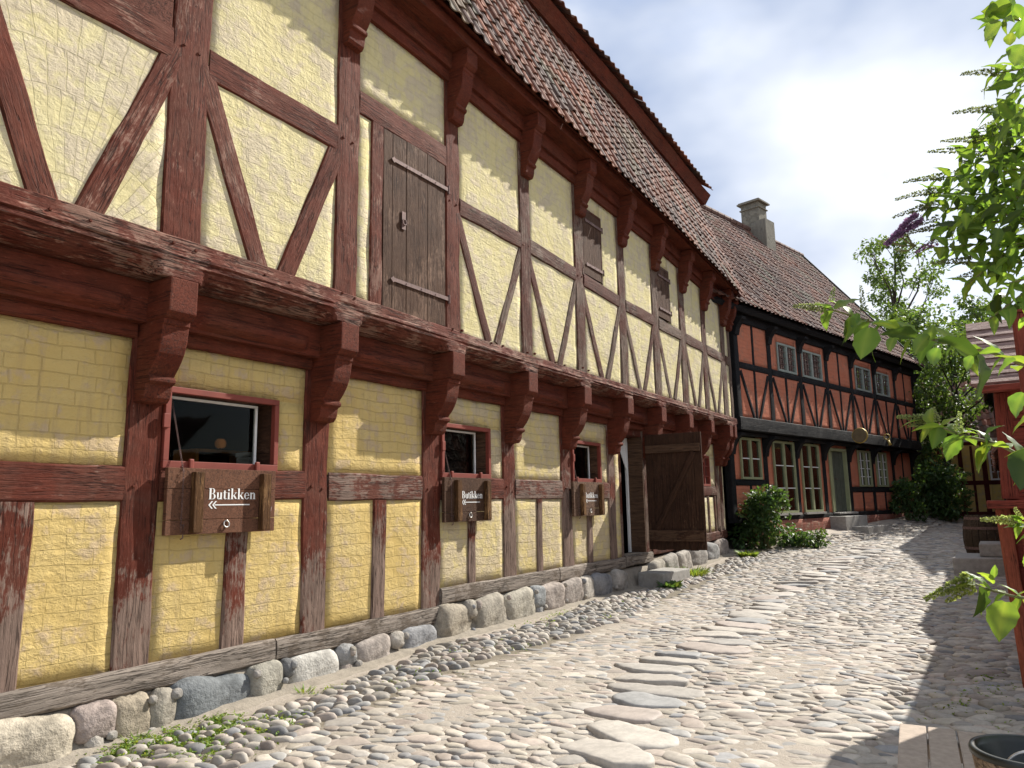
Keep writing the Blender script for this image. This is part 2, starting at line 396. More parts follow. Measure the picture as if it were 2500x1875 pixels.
# ------------------------------------------------------------------ ground height
GY = [(-60, -.5), (-20, -.3), (0, -.04), (3, .02), (5, .09), (7, .14), (12, .18), (15, .29), (18, .45), (24, .53), (28, .66), (31, .8), (45, .95), (100, 1.2), (600, 1.3)]
GYx = np.array([a for a, b in GY]); GYz = np.array([b for a, b in GY])
UX, UY = 0.2195, 0.9756
NX, NY = UY, -UX
RO = (0.2, 18.0)
def sstep(a, b, x): 
    t = np.clip((x - a) / (b - a), 0, 1); return t * t * (3 - 2 * t)
def ground(x, y):
    x = np.asarray(x, dtype=float); y = np.asarray(y, dtype=float)
    z = np.interp(y, GYx, GYz)
    s = (x - RO[0]) * UX + (y - RO[1]) * UY; d = (x - RO[0]) * NX + (y - RO[1]) * NY
    bank = 0.26 * sstep(1.5, 0.1, d) * sstep(0.6, 2.4, s) * sstep(14.5, 12.5, s)
    gut = -0.05 * np.exp(-((x - 4.9) / 0.22) ** 2) * sstep(12, 9, y)
    return z + bank + gut + 0.012 * np.sin(x * 2.1 + y * 0.7) * np.cos(y * 1.3 - x * 0.4)
def gz(x, y): return float(ground(x, y))

# =================================================================== STREET
def street():
    xs = np.concatenate([np.linspace(-300, -14, 6), np.linspace(-12, -0.4, 14), np.linspace(0, 6.5, 66), np.linspace(7, 16, 12), np.linspace(20, 300, 6)])
    ys = np.concatenate([np.linspace(-300, -6, 6), np.linspace(-4, 36, 401), np.linspace(38, 60, 12), np.linspace(70, 500, 6)])
    X, Y = np.meshgrid(xs, ys)
    Z = ground(X, Y)
    vs = np.stack([X.ravel(), Y.ravel(), Z.ravel()], 1)
    nx = len(xs); i = np.arange(len(ys) - 1)[:, None] * nx + np.arange(nx - 1)[None, :]
    q = np.stack([i, i + 1, i + nx + 1, i + nx], -1).reshape(-1, 4)
    tag(obj('street', fast_mesh('street', vs, q, M['road'])), 'sandy cobbled street rising between the timber houses', 'street', kind='structure')
street()

FLAG = [(3.20, 4.63), (3.19, 5.22), (3.08, 5.93), (2.94, 6.73), (2.89, 7.36), (2.95, 8.06), (2.84, 9.32), (2.75, 10.76), (2.54, 12.77), (2.69, 14.61), (2.70, 15.94), (2.87, 17.07), (3.14, 19.27)]
FX = np.array([a for a, b in FLAG]); FY = np.array([b for a, b in FLAG])
SLABS = []
PALETTE = np.array([(.40, .37, .33), (.45, .41, .36), (.37, .345, .315), (.33, .325, .315), (.42, .36, .315), (.385, .335, .295), (.47, .43, .375), (.28, .28, .285), (.42, .385, .34), (.385, .35, .295)])

def stone_top(n, rings, rough=0.20):
    """one rounded cobble, unit footprint, height 0..1 ; returns verts, quads(with degenerate tris as quads)"""
    ph = RNG.uniform(0, 6.28, 4); am = RNG.uniform(0.3, 1, 4) * rough
    vs = []
    prof = [(1.0, -0.9), (1.02, -0.1)] + [(math.cos(a) ** 0.75, math.sin(a) ** 0.9) for a in np.linspace(0.25, 1.30, rings)]
    for r, h in prof:
        for k in range(n):
            a = 2 * math.pi * k / n
            rr = r * (1 + sum(am[j] * math.cos((j + 2) * a + ph[j]) / (j + 1) for j in range(4)))
            hh = h + 0.10 * math.cos(a + ph[0]) * (1 if h > 0.3 else 0)
            vs.append((rr * math.cos(a), rr * math.sin(a), hh))
    m = len(prof); q = []
    for i in range(m - 1):
        for k in range(n): q.append((i * n + k, i * n + (k + 1) % n, (i + 1) * n + (k + 1) % n, (i + 1) * n + k))
    top = len(vs); vs.append((0, 0, prof[-1][1] + 0.04))
    b = (m - 1) * n
    for k in range(0, n, 2): q.append((b + k, b + (k + 1) % n, b + (k + 2) % n, top))
    return np.array(vs), np.array(q)

def flagstones():
    y = 4.28
    labels = ['large rounded pale flagstone nearest in the slab path', 'broad pale flagstone with chipped far edge, second in the slab path', 'pinkish flat flagstone, third along the slab path']
    i = 0
    while y < 19.2:
        d = RNG.uniform(.26, .40); w = RNG.uniform(.20, .40)
        if i < 2: d, w = .36, .31
        cx = float(np.interp(y + d / 2, FY, FX)) + RNG.normal(0, .10) + (.18 if i == 1 else 0)
        cy = y + d / 2
        n = 22; ph = RNG.uniform(0, 6.28, 5); ex = RNG.uniform(2.0, 3.4)
        rim = []
        for k in range(n):
            a = 2 * math.pi * k / n
            e = (abs(math.cos(a)) ** ex + abs(math.sin(a)) ** ex) ** (-1 / ex)
            e *= 1 + .10 * math.cos(a + ph[3]) + .09 * math.cos(2 * a + ph[0]) + .08 * math.cos(3 * a + ph[1]) + .045 * math.cos(5 * a + ph[2]) + .02 * math.cos(9 * a + ph[4])
            rim.append((e * math.cos(a), e * math.sin(a)))
        ang = RNG.normal(.12, .24); tilt = RNG.normal(0, .035, 2)
        vs = []
        for f, hh in [(1.0, -.05), (1.01, .004), (.97, .016), (.88, .022), (.55, .025), (.2, .026)]:
            for (a, b) in rim:
                lx, ly = a * w * f, b * d * .52 * f
                vs.append((lx * math.cos(ang) - ly * math.sin(ang), lx * math.sin(ang) + ly * math.cos(ang), hh + .012 * nz((lx, ly, i), 7) * (1 if f < .99 else 0) + lx * tilt[0] + ly * tilt[1]))
        fs = [(r * n + k, r * n + (k + 1) % n, (r + 1) * n + (k + 1) % n, (r + 1) * n + k) for r in range(5) for k in range(n)]
        fs.append(tuple(range(5 * n, 6 * n)))
        c = PALETTE[[1, 6, 4, 3, 8, 1, 0, 6, 3, 4, 2][i % 11]] * RNG.uniform(.80, .97)
        me = mesh_data('flagstone', vs, fs, M['cobble'], True, [(*c, 1)] * len(vs))
        o = obj('flagstone', me, None, Matrix.Translation((cx, cy, gz(cx, cy) + .002)))
        lab = labels[i] if i < 3 else ('bluish grey flat flagstone in the slab path along the street' if i % 11 in (3, 8) else 'worn pale flagstone in the slab path along the street')
        tag(o, lab, 'flagstone', 'flat flagstones of the slab path')
        SLABS.append((cx, cy, w, d * .52, ang))
        y += d * RNG.uniform(.92, 1.1) + RNG.uniform(.01, .05); i += 1
flagstones()

def cobbles():
    P = []
    # (x, y, long, short, height, angle)
    def rows(y0, y1, xr, dy, dx, size, hgt, ang, sandk):
        y = y0
        while y < y1:
            x0, x1 = xr(y)
            x = x0 + RNG.uniform(0, dx)
            while x < x1:
                s = RNG.lognormal(0, 0.26 if sandk else .2)
                P.append((x + RNG.normal(0, dx * .12), y + RNG.normal(0, dy * .2), size * s * RNG.uniform(.9, 1.25), size * s * RNG.uniform(.55, .8), hgt * RNG.uniform(.6, 1.3), ang + RNG.normal(0, .38), sandk))
                x += dx * s * RNG.uniform(.85, 1.1)
            y += dy
    # gutter of rounder pebbles along the yellow house
    rows(1.9, 17.6, lambda y: (0.52 + .10 * math.sin(y * 1.7), 1.42 + .15 * math.sin(y * .9) - .02 * y), 0.098, 0.125, 0.066, 0.04, 0.3, 0)
    # main paving
    rows(2.6, 9.0, lambda y: (1.40 + .15 * math.sin(y * .9), 6.2), 0.096, 0.134, 0.073, 0.0135, 0.10, 1)
    rows(9.0, 17.0, lambda y: (1.2, 5.6), 0.104, 0.138, 0.078, 0.0145, 0.10, 1)
    rows(17.0, 30.5, lambda y: ((y - 18) * .225 + .75 if y > 18.6 else .9, 5.7), 0.14, 0.19, 0.098, 0.016, 0.15, 1)
    A = np.array(P)
    z = ground(A[:, 0], A[:, 1])
    keep = np.ones(len(A), dtype=bool)
    for (cx, cy, w, d, an) in SLABS:
        dx, dy = A[:, 0] - cx, A[:, 1] - cy
        lx = dx * math.cos(an) + dy * math.sin(an); ly = -dx * math.sin(an) + dy * math.cos(an)
        keep &= ((lx / (w + .035)) ** 2 + (ly / (d + .02)) ** 2) > 1.0
    A = A[keep]; z = z[keep]
    # worn, sand-filled hollows
    sand = np.zeros(len(A))
    for (cx, cy, rx, ry) in [(1.75, 6.3, .75, .8), (1.9, 4.7, .5, .35), (1.6, 8.3, .4, .7), (2.15, 5.5, .75, .6), (2.2, 7.1, .55, .8), (1.85, 9.4, .5, 1.3), (4.3, 4.9, .5, .6), (3.9, 7.2, .5, 1.0), (1.5, 10.5, .35, .9)]:
        sand = np.maximum(sand, np.exp(-(((A[:, 0] - cx) / rx) ** 2 + ((A[:, 1] - cy) / ry) ** 2) ** 1.5))
    nn = np.array([nz((a, b, 0), .8, 3.1) for a, b in A[:, :2]])
    sand = np.maximum(sand, np.clip(nn * 1.7 - .32, 0, .8))
    sand = sand * np.where(A[:, 6] > 0, 1, .25)
    drop = sand * RNG.uniform(.35, 1.2, len(A))
    shadezone = sstep(4.5, 4.9, A[:, 0]) * sstep(12, 9, A[:, 1])
    h = A[:, 4] * (1 + .9 * shadezone)
    kinds = [stone_top(14, 3) for _ in range(12)]; lows = [stone_top(8, 2) for _ in range(8)]
    vs = []; qs = []; cs = []; base = 0
    order = RNG.permutation(len(A))
    pal = PALETTE[RNG.integers(0, len(PALETTE), len(A))] * RNG.uniform(.72, 1.22, (len(A), 1)) * np.where(A[:, 6:7] > 0, np.array([.95, .93, .90]), np.array([.82, .81, .79]))
    for i in order:
        x, y, a, b, _, th, k = A[i]
        v, q = kinds[i % 12] if y < 9.5 else lows[i % 8]
        hh = h[i]
        lx = v[:, 0] * a; ly = v[:, 1] * b
        c, s_ = math.cos(th), math.sin(th)
        tx, ty = RNG.normal(0, .05, 2)
        X = x + lx * c - ly * s_; Y = y + lx * s_ + ly * c
        Z = z[i] + v[:, 2] * hh - drop[i] * hh * .95 + lx * tx + ly * ty
        vs.append(np.stack([X, Y, Z], 1)); qs.append(q + base); base += len(v)
        cs.append(np.tile(np.append(pal[i], 1.0), (len(v), 1)))
    me = fast_mesh('cobblestones', np.concatenate(vs), np.concatenate(qs), M['cobble'], True, np.concatenate(cs))
    tag(obj('cobblestones', me), 'rounded grey and pinkish cobbles bedded in sand across the street', 'cobbles', kind='stuff')
cobbles()

# =================================================================== YELLOW HOUSE
yel = thing('timber_framed_house', 'long two-storey yellow half-timbered house with red-brown beams and jettied upper floor', 'house', (0, 0, 0))

def beam(name, p0, p1, w, d, out, mat, parent, wob=0.006, seg=None, bev=0.014, taper=1.0, bow=0.0):
    """hand-hewn timber from p0 to p1 (front-face centre line), w across, d deep behind the face; out = outward normal"""
    p0, p1, out = V(p0), V(p1), V(out).normalized()
    ax = (p1 - p0); L = ax.length; ax.normalize()
    side = out.cross(ax).normalized(); out = ax.cross(side)
    R = Matrix((ax, side, out)).transposed().to_4x4()
    Mx = Matrix.Translation(p0) @ R
    n = seg or max(3, int(L / .09))
    sec = [(-.5 * w + bev, 0), (-.18 * w, .004), (.18 * w, .004), (.5 * w - bev, 0), (.5 * w, -bev), (.5 * w, -d), (-.5 * w, -d), (-.5 * w, -bev)]
    vs = []; o = random.uniform(0, 90)
    for i in range(n + 1):
        t = i / n; f = 1 + (taper - 1) * t
        for k, (a, b) in enumerate(sec):
            q = (t * L * 2.2, a * 6, b * 6)
            e = wob * (nz(q, 1, o) * 1.4 + .5 * nz(q, 3.1, o + 5))
            e2 = wob * (nz(q, 1, o + 17) * 1.4 + .4 * nz(q, 4, o + 9))
            if b <= -d + 1e-6: e = e2 = 0
            vs.append((t * L, a * f + (e2 if k in (0, 3, 4, 7) else 0) + bow * math.sin(math.pi * t), b + e))
    m = len(sec)
    fs = [(i * m + k, i * m + (k + 1) % m, (i + 1) * m + (k + 1) % m, (i + 1) * m + k) for i in range(n) for k in range(m)]
    fs += [tuple(range(m))[::-1], tuple(range(n * m, n * m + m))]
    return obj(name, mesh_data(name, vs, fs, mat, False), parent, Mx)

def panel(name, rects, face, thick, mat, parent, org, ux=(0, 1, 0), nrm=(1, 0, 0), bulge=0.004):
    for r in rects[1:]: panel(name, [r], face, thick, mat, parent, org, ux, nrm, bulge)
    rects = rects[:1]
    """infill slab(s): rects = [(a0,a1,z0,z1)] in wall coordinates; object X along wall, Y up, Z out"""
    ux = V(ux); nrm = V(nrm); org = V(org)
    a0 = min(r[0] for r in rects); z0 = min(r[2] for r in rects)
    R = Matrix((ux, V((0, 0, 1)), nrm)).transposed().to_4x4()
    Mx = Matrix.Translation(org + ux * a0 + V((0, 0, z0)) + nrm * face) @ R
    vs = []; fs = []
    for (x0, x1, y0, y1) in rects:
        nx = max(2, int((x1 - x0) / .12)); ny = max(2, int((y1 - y0) / .12)); b = len(vs)
        for j in range(ny + 1):
            for i in range(nx + 1):
                u, v = i / nx, j / ny
                edge = min(u, 1 - u) * (x1 - x0), min(v, 1 - v) * (y1 - y0)
                e = min(1, min(edge) / .05)
                X = x0 - a0 + u * (x1 - x0); Y = y0 - z0 + v * (y1 - y0)
                vs.append((X, Y, (e - 1) * .001 + bulge * 2 * nz((X + x0, Y + y0, face), 2.2, 4) * e))
        for j in range(ny):
            for i in range(nx):
                k = b + j * (nx + 1) + i
                fs.append((k, k + 1, k + nx + 2, k + nx + 1))
        c = len(vs)
        vs += [(x0 - a0, y0 - z0, -thick), (x1 - a0, y0 - z0, -thick), (x1 - a0, y1 - z0, -thick), (x0 - a0, y1 - z0, -thick)]
        bl = [b + i for i in range(nx + 1)]; tl = [b + ny * (nx + 1) + i for i in range(nx + 1)]
        le = [b + j * (nx + 1) for j in range(ny + 1)]; re = [b + j * (nx + 1) + nx for j in range(ny + 1)]
        fs += [tuple([c, c + 1] + bl[::-1]), tuple([c + 3] + tl + [c + 2])[::1], tuple([c] + le + [c + 3]), tuple([c + 1, c + 2] + re[::-1]), (c, c + 3, c + 2, c + 1)]
    return obj(name, mesh_data(name, vs, fs, mat, True), parent, Mx)

PY = [-1.7, -0.05, 1.58, 3.26, 5.0, 6.72, 8.36, 9.95, 11.52, 13.02, 14.5, 15.85, 17.2]
YEND = 17.75
OUT = (1, 0, 0)
def eave(y): return float(np.interp(y, [-2, 6.1, 8, 13.3, 17.8], [7.62, 7.30, 7.16, 6.93, 6.56]))
def utop(y): return eave(y) - float(np.interp(y, [5, 11.4, 17.5], [.63, .50, .42]))     # top of the upper infill
def rail_z(y): return float(np.interp(y, [3.4, 6.85, 8.2, 9.8, 11.6, 17.7], [5.37, 5.27, 5.26, 5.19, 5.10, 5.02]))
XL, XU = 0.12, 0.45      # faces of lower and upper timber
def sill_z(y): return (.30, .48) if y < 6.86 else ((.50, .68) if y < 13.1 else (.62, .84))

# --- sill beams on the boulders
for (a, b, z, m_) in [(-1.8, 1.2, .39, 'sill'), (1.2, 4.55, .39, 'sill'), (4.56, 6.86, .395, 'sill'), (6.87, 9.6, .59, 'sill'), (9.61, 11.9, .60, 'sill'), (11.91, 13.1, .62, 'sill'), (13.1, YEND - .15, .74, 'beam_far')]:
    beam('sill_beam', (XL + .03, a, z), (XL + .03, b - .006, z + (.01 if z < .7 else .12)), .185, .3, OUT, M[m_], yel, .009, bev=.018)
# --- lower posts
DOOR = (11.95, 13.0)
LP = []
for i, y in enumerate(PY):
    w = [.28, .28, .28, .29, .31, .33, .3, .32, .26, .28, .28, .27, .26][i]
    lo = sill_z(y - .05)[1] if not (i == 5) else .32
    if i == 5: y = 6.715
    if y > 13.3: lo = .84 + (y - 13.3) * .028
    beam('post', (XL, y, lo), (XL, y + random.uniform(-.02, .02), 3.02), w, .24, OUT, M['beam_low' if i < 9 else 'beam_far'], yel, .009, bow=random.uniform(-.012, .012))
    LP.append((y, w))
# corner post of the lower storey
beam('post', (XL, YEND - .28, .95), (XL, YEND - .24, 3.02), .2, .22, OUT, M['beam_far'], yel, .008)
# --- lower rails (not across the door)
EDGES = [(y + w / 2, y2 - w2 / 2) for (y, w), (y2, w2) in zip(LP, LP[1:])]
for i, (a, b) in enumerate(EDGES):
    if i == 8: continue
    r = 1.81 if i < 8 else 1.83
    beam('rail', (XL + .004, a - .004, r), (XL + .004, b + .004, r + random.uniform(-.01, .012)), .265 if i < 8 else .2, .2, OUT, M['beam_low' if i < 8 else 'beam_far'], yel, .008)
beam('rail', (XL + .004, 17.33, 1.88), (XL + .004, YEND - .38, 1.88), .18, .2, OUT, M['beam_far'], yel, .006)
# --- lower mid studs
for i, y in enumerate([-.9, .75, 2.37, 4.12, 5.86, 7.50, 9.12, 10.66]):
    if i == 0: continue
    w = [.2, .24, .26, .22, .2, .16, .14, .18][i]
    beam('stud', (XL + .001, y, sill_z(y)[1]), (XL + .001, y + .02, 1.68), w, .2, OUT, M['beam_low'], yel, .008)
for y in (13.75, 15.1, 15.4, 16.5, 16.95):
    beam('stud', (XL + .001, y, .84 + (y - 13.1) * .028), (XL + .001, y, 1.73), .12, .2, OUT, M['beam_far'], yel, .006)
# --- lower infill panels
WIN = {3: (3.405, 4.51), 5: (6.90, 7.90), 7: (10.12, 11.10)}
WZ = (1.945, 2.575)
for i, (a, b) in enumerate(EDGES):
    if i == 8: continue
    lo = sill_z((a + b) / 2)[1] - .01
    if i > 8: lo = .84 + (a - 13.1) * .028
    split = [-.9, .75, 2.37, 4.12, 5.86, 7.50, 9.12, 10.66] + [0] * 10
    mid = split[i] if 0 < i < 8 else (a + b) / 2
    mm = M['yel_low'] if i < 5 else (M['yel_mid'] if i < 8 else M['yel_up'])
    for (c, d) in ((a, mid), (mid, b)):
        panel('infill_panel', [(c - .02, d + .0 if d == mid else d + .02, lo, 1.70)], XL - .018, .12, mm, yel, (0, 0, 0))
    up0, up1 = 1.925, 2.935
    if i in WIN:
        w0, w1 = WIN[i]
        panel('infill_panel', [(w1, b + .02, up0, WZ[1]), (a - .02, b + .02, WZ[1], up1)], XL - .018, .12, mm if i == 3 else M['yel_mid'], yel, (0, 0, 0))
    elif i == 11:
        panel('infill_panel', [(a - .02, a + .04, up0, up1), (16.72, b + .02, up0, 2.62), (a + .04, b + .02, 2.62, up1)], XL - .018, .12, mm, yel, (0, 0, 0))
    else:
        panel('infill_panel', [(a - .02, b + .02, up0, up1)], XL - .018, .12, mm, yel, (0, 0, 0))
panel('infill_panel', [(17.32, YEND - .3, .95, 2.935)], XL - .018, .12, M['yel_up'], yel, (0, 0, 0))

# --- jetty: wall plate, gap boards with moulding, joist ends, brackets, upper sill
def carved_board(name, y0, y1, x, z0, z1, zb0, zb1, proud, mat):
    """filler board between joists with a rounded boat-shaped moulding"""
    n = 40; rows = 13; vs = []
    for i in range(n + 1):
        y = y0 + (y1 - y0) * i / n
        e = min(y - y0, y1 - y) - .13
        s = float(sstep(0, .16, e))
        for j in range(rows):
            z = z0 + (z1 - z0) * j / (rows - 1)
            zz = (z - zb0) / (zb1 - zb0)
            p = 0
            if 0 < zz < 1:
                p = proud * math.sqrt(max(0, 1 - (2 * zz - 1) ** 2)) * s
            vs.append((x + p + .006 * nz((y, z, 0), 5), y, z))
    fs = [(i * rows + j, (i + 1) * rows + j, (i + 1) * rows + j + 1, i * rows + j + 1) for i in range(n) for j in range(rows - 1)]
    b = len(vs)
    vs += [(x - .1, y0, z0), (x - .1, y1, z0), (x - .1, y1, z1), (x - .1, y0, z1)]
    fs += [(b, b + 1) + tuple(i * rows for i in range(n, -1, -1)), (b + 3, b + 2)[::-1] + tuple(i * rows + rows - 1 for i in range(0, n + 1))]
    Mx = Matrix.Translation((x, y0, z0)) @ Matrix.Rotation(math.pi / 2, 4, 'Z')
    vs = [Mx.inverted() @ V(v) for v in vs]
    return obj(name, mesh_data(name, vs, fs, mat, False), yel, Mx)

BR = [(.02, .63), (.43, .63), (.43, .59), (.412, .578), (.408, .545), (.402, .52), (.397, .48), (.382, .43), (.357, .375), (.322, .325), (.282, .28), (.245, .248), (.222, .226), (.218, .216), (.240, .207), (.250, .19), (.246, .172), (.228, .16), (.205, .157), (.19, .145), (.184, .10), (.168, .055), (.13, .022), (.02, .012)]
def bracket(y, w, x, ztop, scale, depth, mat, tip):
    mb = MB(); k = scale / .63
    prof = [(x - .04 if a < .03 else x - .01 + a * depth / .43, ztop - scale + b * k) for a, b in BR]
    o = random.uniform(0, 50)
    Mx = Matrix.Translation((x, y, ztop - scale))
    n = len(prof); cuts = [-.5, -.46, -.2, .2, .46, .5]
    vs = []
    for c in cuts:
        s = .988 if abs(c) > .48 else 1
        for (a, b) in prof:
            vs.append((x + (a - x) * s + .003 * nz((a * 9, c * 4, b * 9), 1, o) - x, y + c * w - y, b - (ztop - scale)))
    m = len(cuts)
    fs = [(i * n + k_, i * n + (k_ + 1) % n, (i + 1) * n + (k_ + 1) % n, (i + 1) * n + k_) for i in range(m - 1) for k_ in range(n)]
    fs += [tuple(range(n))[::-1], tuple(range((m - 1) * n, m * n))]
    me = mesh_data('bracket', vs, fs, mat, False)
    return obj('bracket', me, yel, Mx)

def joist(y, w, x0, x1, z0, z1, mat):
    mb = MB()
    c = .045
    mb.prism([(0, z0), (x1 - x0 - c, z0), (x1 - x0, z0 + c), (x1 - x0 + .004, z1), (0, z1)], -w / 2, w / 2, 'y')
    return mb.build('joist_end', mat, yel, Matrix.Translation((x0, y, 0)), bevel=.012)

JS = list(PY) + [YEND - .2]
for i, y in enumerate(JS):
    w = .225 if i not in (11,) else .2
    if i == len(JS) - 1: w = .17
    zl = 2.40 + (0.03 if i < 3 else 0)
    bracket(y, w * .96, XL, 3.03, 3.03 - zl, .35, M['carved'], 0)
    joist(y, w * 1.02, XL - .1, .525, 3.03, 3.335, M['carved'])
for a, b in zip(JS, JS[1:]):
    if b - a < .5: continue
    carved_board('filler_board', a + .10, b - .10, .235, 3.02, 3.335, 3.06, 3.20, .075, M['carved'])
for a, b in zip(JS, JS[1:]):
    beam('wall_plate', (XL + .035, a + .13, 2.975), (XL + .035, b - .13, 2.975), .13, .2, OUT, M['carved'], yel, .006)

def upper_sill():
    y0, y1 = -1.8, YEND + .02
    n = int((y1 - y0) / .035); vs = []
    zt = lambda y: float(np.interp(y, [-2, 3.8, 8.2, 17.8], [3.68, 3.66, 3.57, 3.54]))
    zb = lambda y: float(np.interp(y, [-2, 6.5, 9.6, 17.8], [3.345, 3.338, 3.338, 3.338]))
    ys = [y0 + (y1 - y0) * i / n for i in range(n + 1)]
    for y in ys:
        e = min(abs(y - p) for p in JS) - .15
        s = float(sstep(0, .13, e))
        t, b = zt(y), zb(y); h = t - b
        prof = [(.12, t), (.485, t), (.505, t - .015), (.507, t - h * .32), (.507 + .010 * s, t - h * .40), (.509 + .012 * s, t - h * .46), (.505 - .004 * s, t - h * .50), (.504 + .008 * s, t - h * .55), (.503 + .008 * s, t - h * .62), (.502 - .018 * s, t - h * .66), (.50 - .030 * s, t - h * .74), (.498 - .075 * s, t - h * .86), (.495 - .14 * s, t - h * .97), (.485 - .16 * s, b), (.12, b)]
        for k, (a, c) in enumerate(prof):
            if 1 <= k <= 12:
                a += .010 * nz((y * 1.5, a * 4, c * 9), 1.6, 8) + .007 * nz((y * 5, a, c * 30), 1.4, 2)
                c += .005 * nz((y * 2, c * 4, a), 2, 33)
            vs.append((a, y, c))
    m = len(prof)
    fs = [(i * m + k, (i + 1) * m + k, (i + 1) * m + (k + 1) % m, i * m + (k + 1) % m) for i in range(n) for k in range(m)]
    fs += [tuple(range(m)), tuple(range(n * m, n * m + m))[::-1]]
    Mx = Matrix.Translation((.3, 0, 3.5)) @ Matrix.Rotation(math.pi / 2, 4, 'Z')
    inv = Mx.inverted()
    obj('upper_sill', mesh_data('upper_sill', [inv @ V(v) for v in vs], fs, M['sill_up']), yel, Mx)
upper_sill()

# --- upper storey
UW = [.3, .3, .3, .34, .31, .28, .27, .29, .28, .3, .32, .28, .3]
for i, y in enumerate(PY):
    beam('upper_post', (XU, y, 3.555 if y > 8 else 3.60), (XU, y + random.uniform(-.02, .03), utop(y) + .16), UW[i], .22, OUT, M['beam_up' if i < 6 else 'beam_far'], yel, .010, bow=random.uniform(-.012, .012))
beam('upper_post', (XU, YEND - .06, 3.55), (XU, YEND - .06, utop(YEND) + .1), .17, .22, OUT, M['beam_far'], yel, .008)
UE = [(PY[i] + UW[i] / 2, PY[i + 1] - UW[i + 1] / 2) for i in range(len(PY) - 1)] + [(17.35, YEND - .14)]
HATCH = {2: (2.34, 3.02, 5.58, 6.45), 7: (10.1, 10.74, 5.17, 6.24), 9: (13.17, 13.8, 5.12, 6.12)}
for i, (a, b) in enumerate(UE):
    far = i >= 5
    bm_ = M['beam_up'] if not far else M['beam_far']
    pm = M['yel_up']
    za = utop(a) + .02
    if i == 4:                                   # loft door bay
        beam('door_lintel', (XU + .004, a - .004, 5.72), (XU + .004, b + .004, 5.70), .27, .2, OUT, M['beam_up'], yel, .008)
        beam('door_jamb', (XU - .002, 5.42, 3.63), (XU - .002, 5.43, 5.59), .185, .2, OUT, M['beam_up'], yel, .007)
        panel('infill_panel', [(a - .02, 5.335, 3.62, 5.60)], XU - .015, .12, pm, yel, (0, 0, 0))
        panel('infill_panel', [(a - .02, b + .02, 5.83, za)], XU - .018, .12, pm, yel, (0, 0, 0))
        continue
    ra, rb = rail_z(a), rail_z(b)
    rw = .27 if not far else .22
    if i < 12 or True:
        beam('upper_rail', (XU + .004, a - .004, ra - rw / 2), (XU + .004, b + .004, rb - rw / 2), rw, .2, OUT, bm_, yel, .009)
    zr = min(ra, rb)
    if i in HATCH:
        h = HATCH[i]
        rects = []
        if h[0] - a > .12: rects.append((a - .02, h[0] - .05, zr - .06, za))
        if b - h[1] > .1: rects.append((h[1], b + .02, zr - .06, za))
        if h[3] + .02 < za - .04: rects.append((max(a - .02, h[0] - .05), h[1], h[3] + .01, za))
        if rects: panel('infill_panel', rects, XU - .018, .12, pm, yel, (0, 0, 0))
    else:
        panel('infill_panel', [(a - .02, b + .02, zr - .1, za)], XU - .018, .12, pm, yel, (0, 0, 0))
    c = (a + b) / 2
    fan = (i == 2)
    pn = panel('infill_panel', [(a - .02, b + .02, 3.52, zr - .12)], XU - .018, .12, pm, yel, (0, 0, 0))
    if fan:
        m2 = plaster('fan_brick_limewash_local', (0.57, 0.50, 0.265), (0.62, 0.56, 0.35), (0.49, 0.415, 0.335), bw=0.105, bh=0.30, joint=0.3, fan=(c - a + .02, -.25), barewear=0.6)
        pn.data.materials[0] = m2
    if i == len(UE) - 1: continue
    bw = .2 if i < 5 else .15
    top = zr - (.30 if i < 5 else .36)
    beam('brace', (XU - .004, c - .02 - bw * .52, 3.60 - .03 * (i > 5)), (XU - .004, a - .06, top + .16), bw, .16, OUT, bm_, yel, .007)
    beam('brace', (XU - .004, c + .02 + bw * .52, 3.60 - .03 * (i > 5)), (XU - .004, b + .06, top + .16), bw, .16, OUT, bm_, yel, .007)

# eaves: joist ends, brackets, plate and boards following the sagging roof line
for i, y in enumerate(PY + [YEND - .1]):
    zt = utop(y)
    w = .21 if y < 17.5 else .15
    br = bracket(y, w, XU, zt + .13, .64, .26, M['carved'], 0)
    joist(y, w * 1.02, XU - .1, .755, zt + .13, zt + .36, M['carved'])
def eave_strip(name, x0, x1, d0, d1, mat, sub=60, y0=-1.8, y1=YEND + .05, bev=0.0):
    """board that follows the eave line: x0..x1, heights utop+d0..utop+d1"""
    vs = []
    for i in range(sub + 1):
        y = y0 + (y1 - y0) * i / sub; z = utop(y)
        vs += [(x0, y, z + d0), (x1, y, z + d0), (x1 + .004 * nz((y * 3, 0, 0), 1), y, z + d1), (x0, y, z + d1)]
    fs = [(i * 4 + k, (i + 1) * 4 + k, (i + 1) * 4 + (k + 1) % 4, i * 4 + (k + 1) % 4) for i in range(sub) for k in range(4)]
    fs += [(0, 1, 2, 3), (sub * 4 + 3, sub * 4 + 2, sub * 4 + 1, sub * 4)]
    Mx = Matrix.Translation((x0, 0, 6.8)) @ Matrix.Rotation(math.pi / 2, 4, 'Z'); inv = Mx.inverted()
    return obj(name, mesh_data(name, [inv @ V(v) for v in vs], fs, mat), yel, Mx)
eave_strip('wall_plate', .25, XU + .03, .0, .14, M['carved'])
eave_strip('filler_board', .30, XU + .075, .142, .36, M['carved'])
eave_strip('eave_plate', .30, .78, .362, .50, M['carved'])
eave_strip('soffit_board', .30, .70, .502, .60, M['carved'])

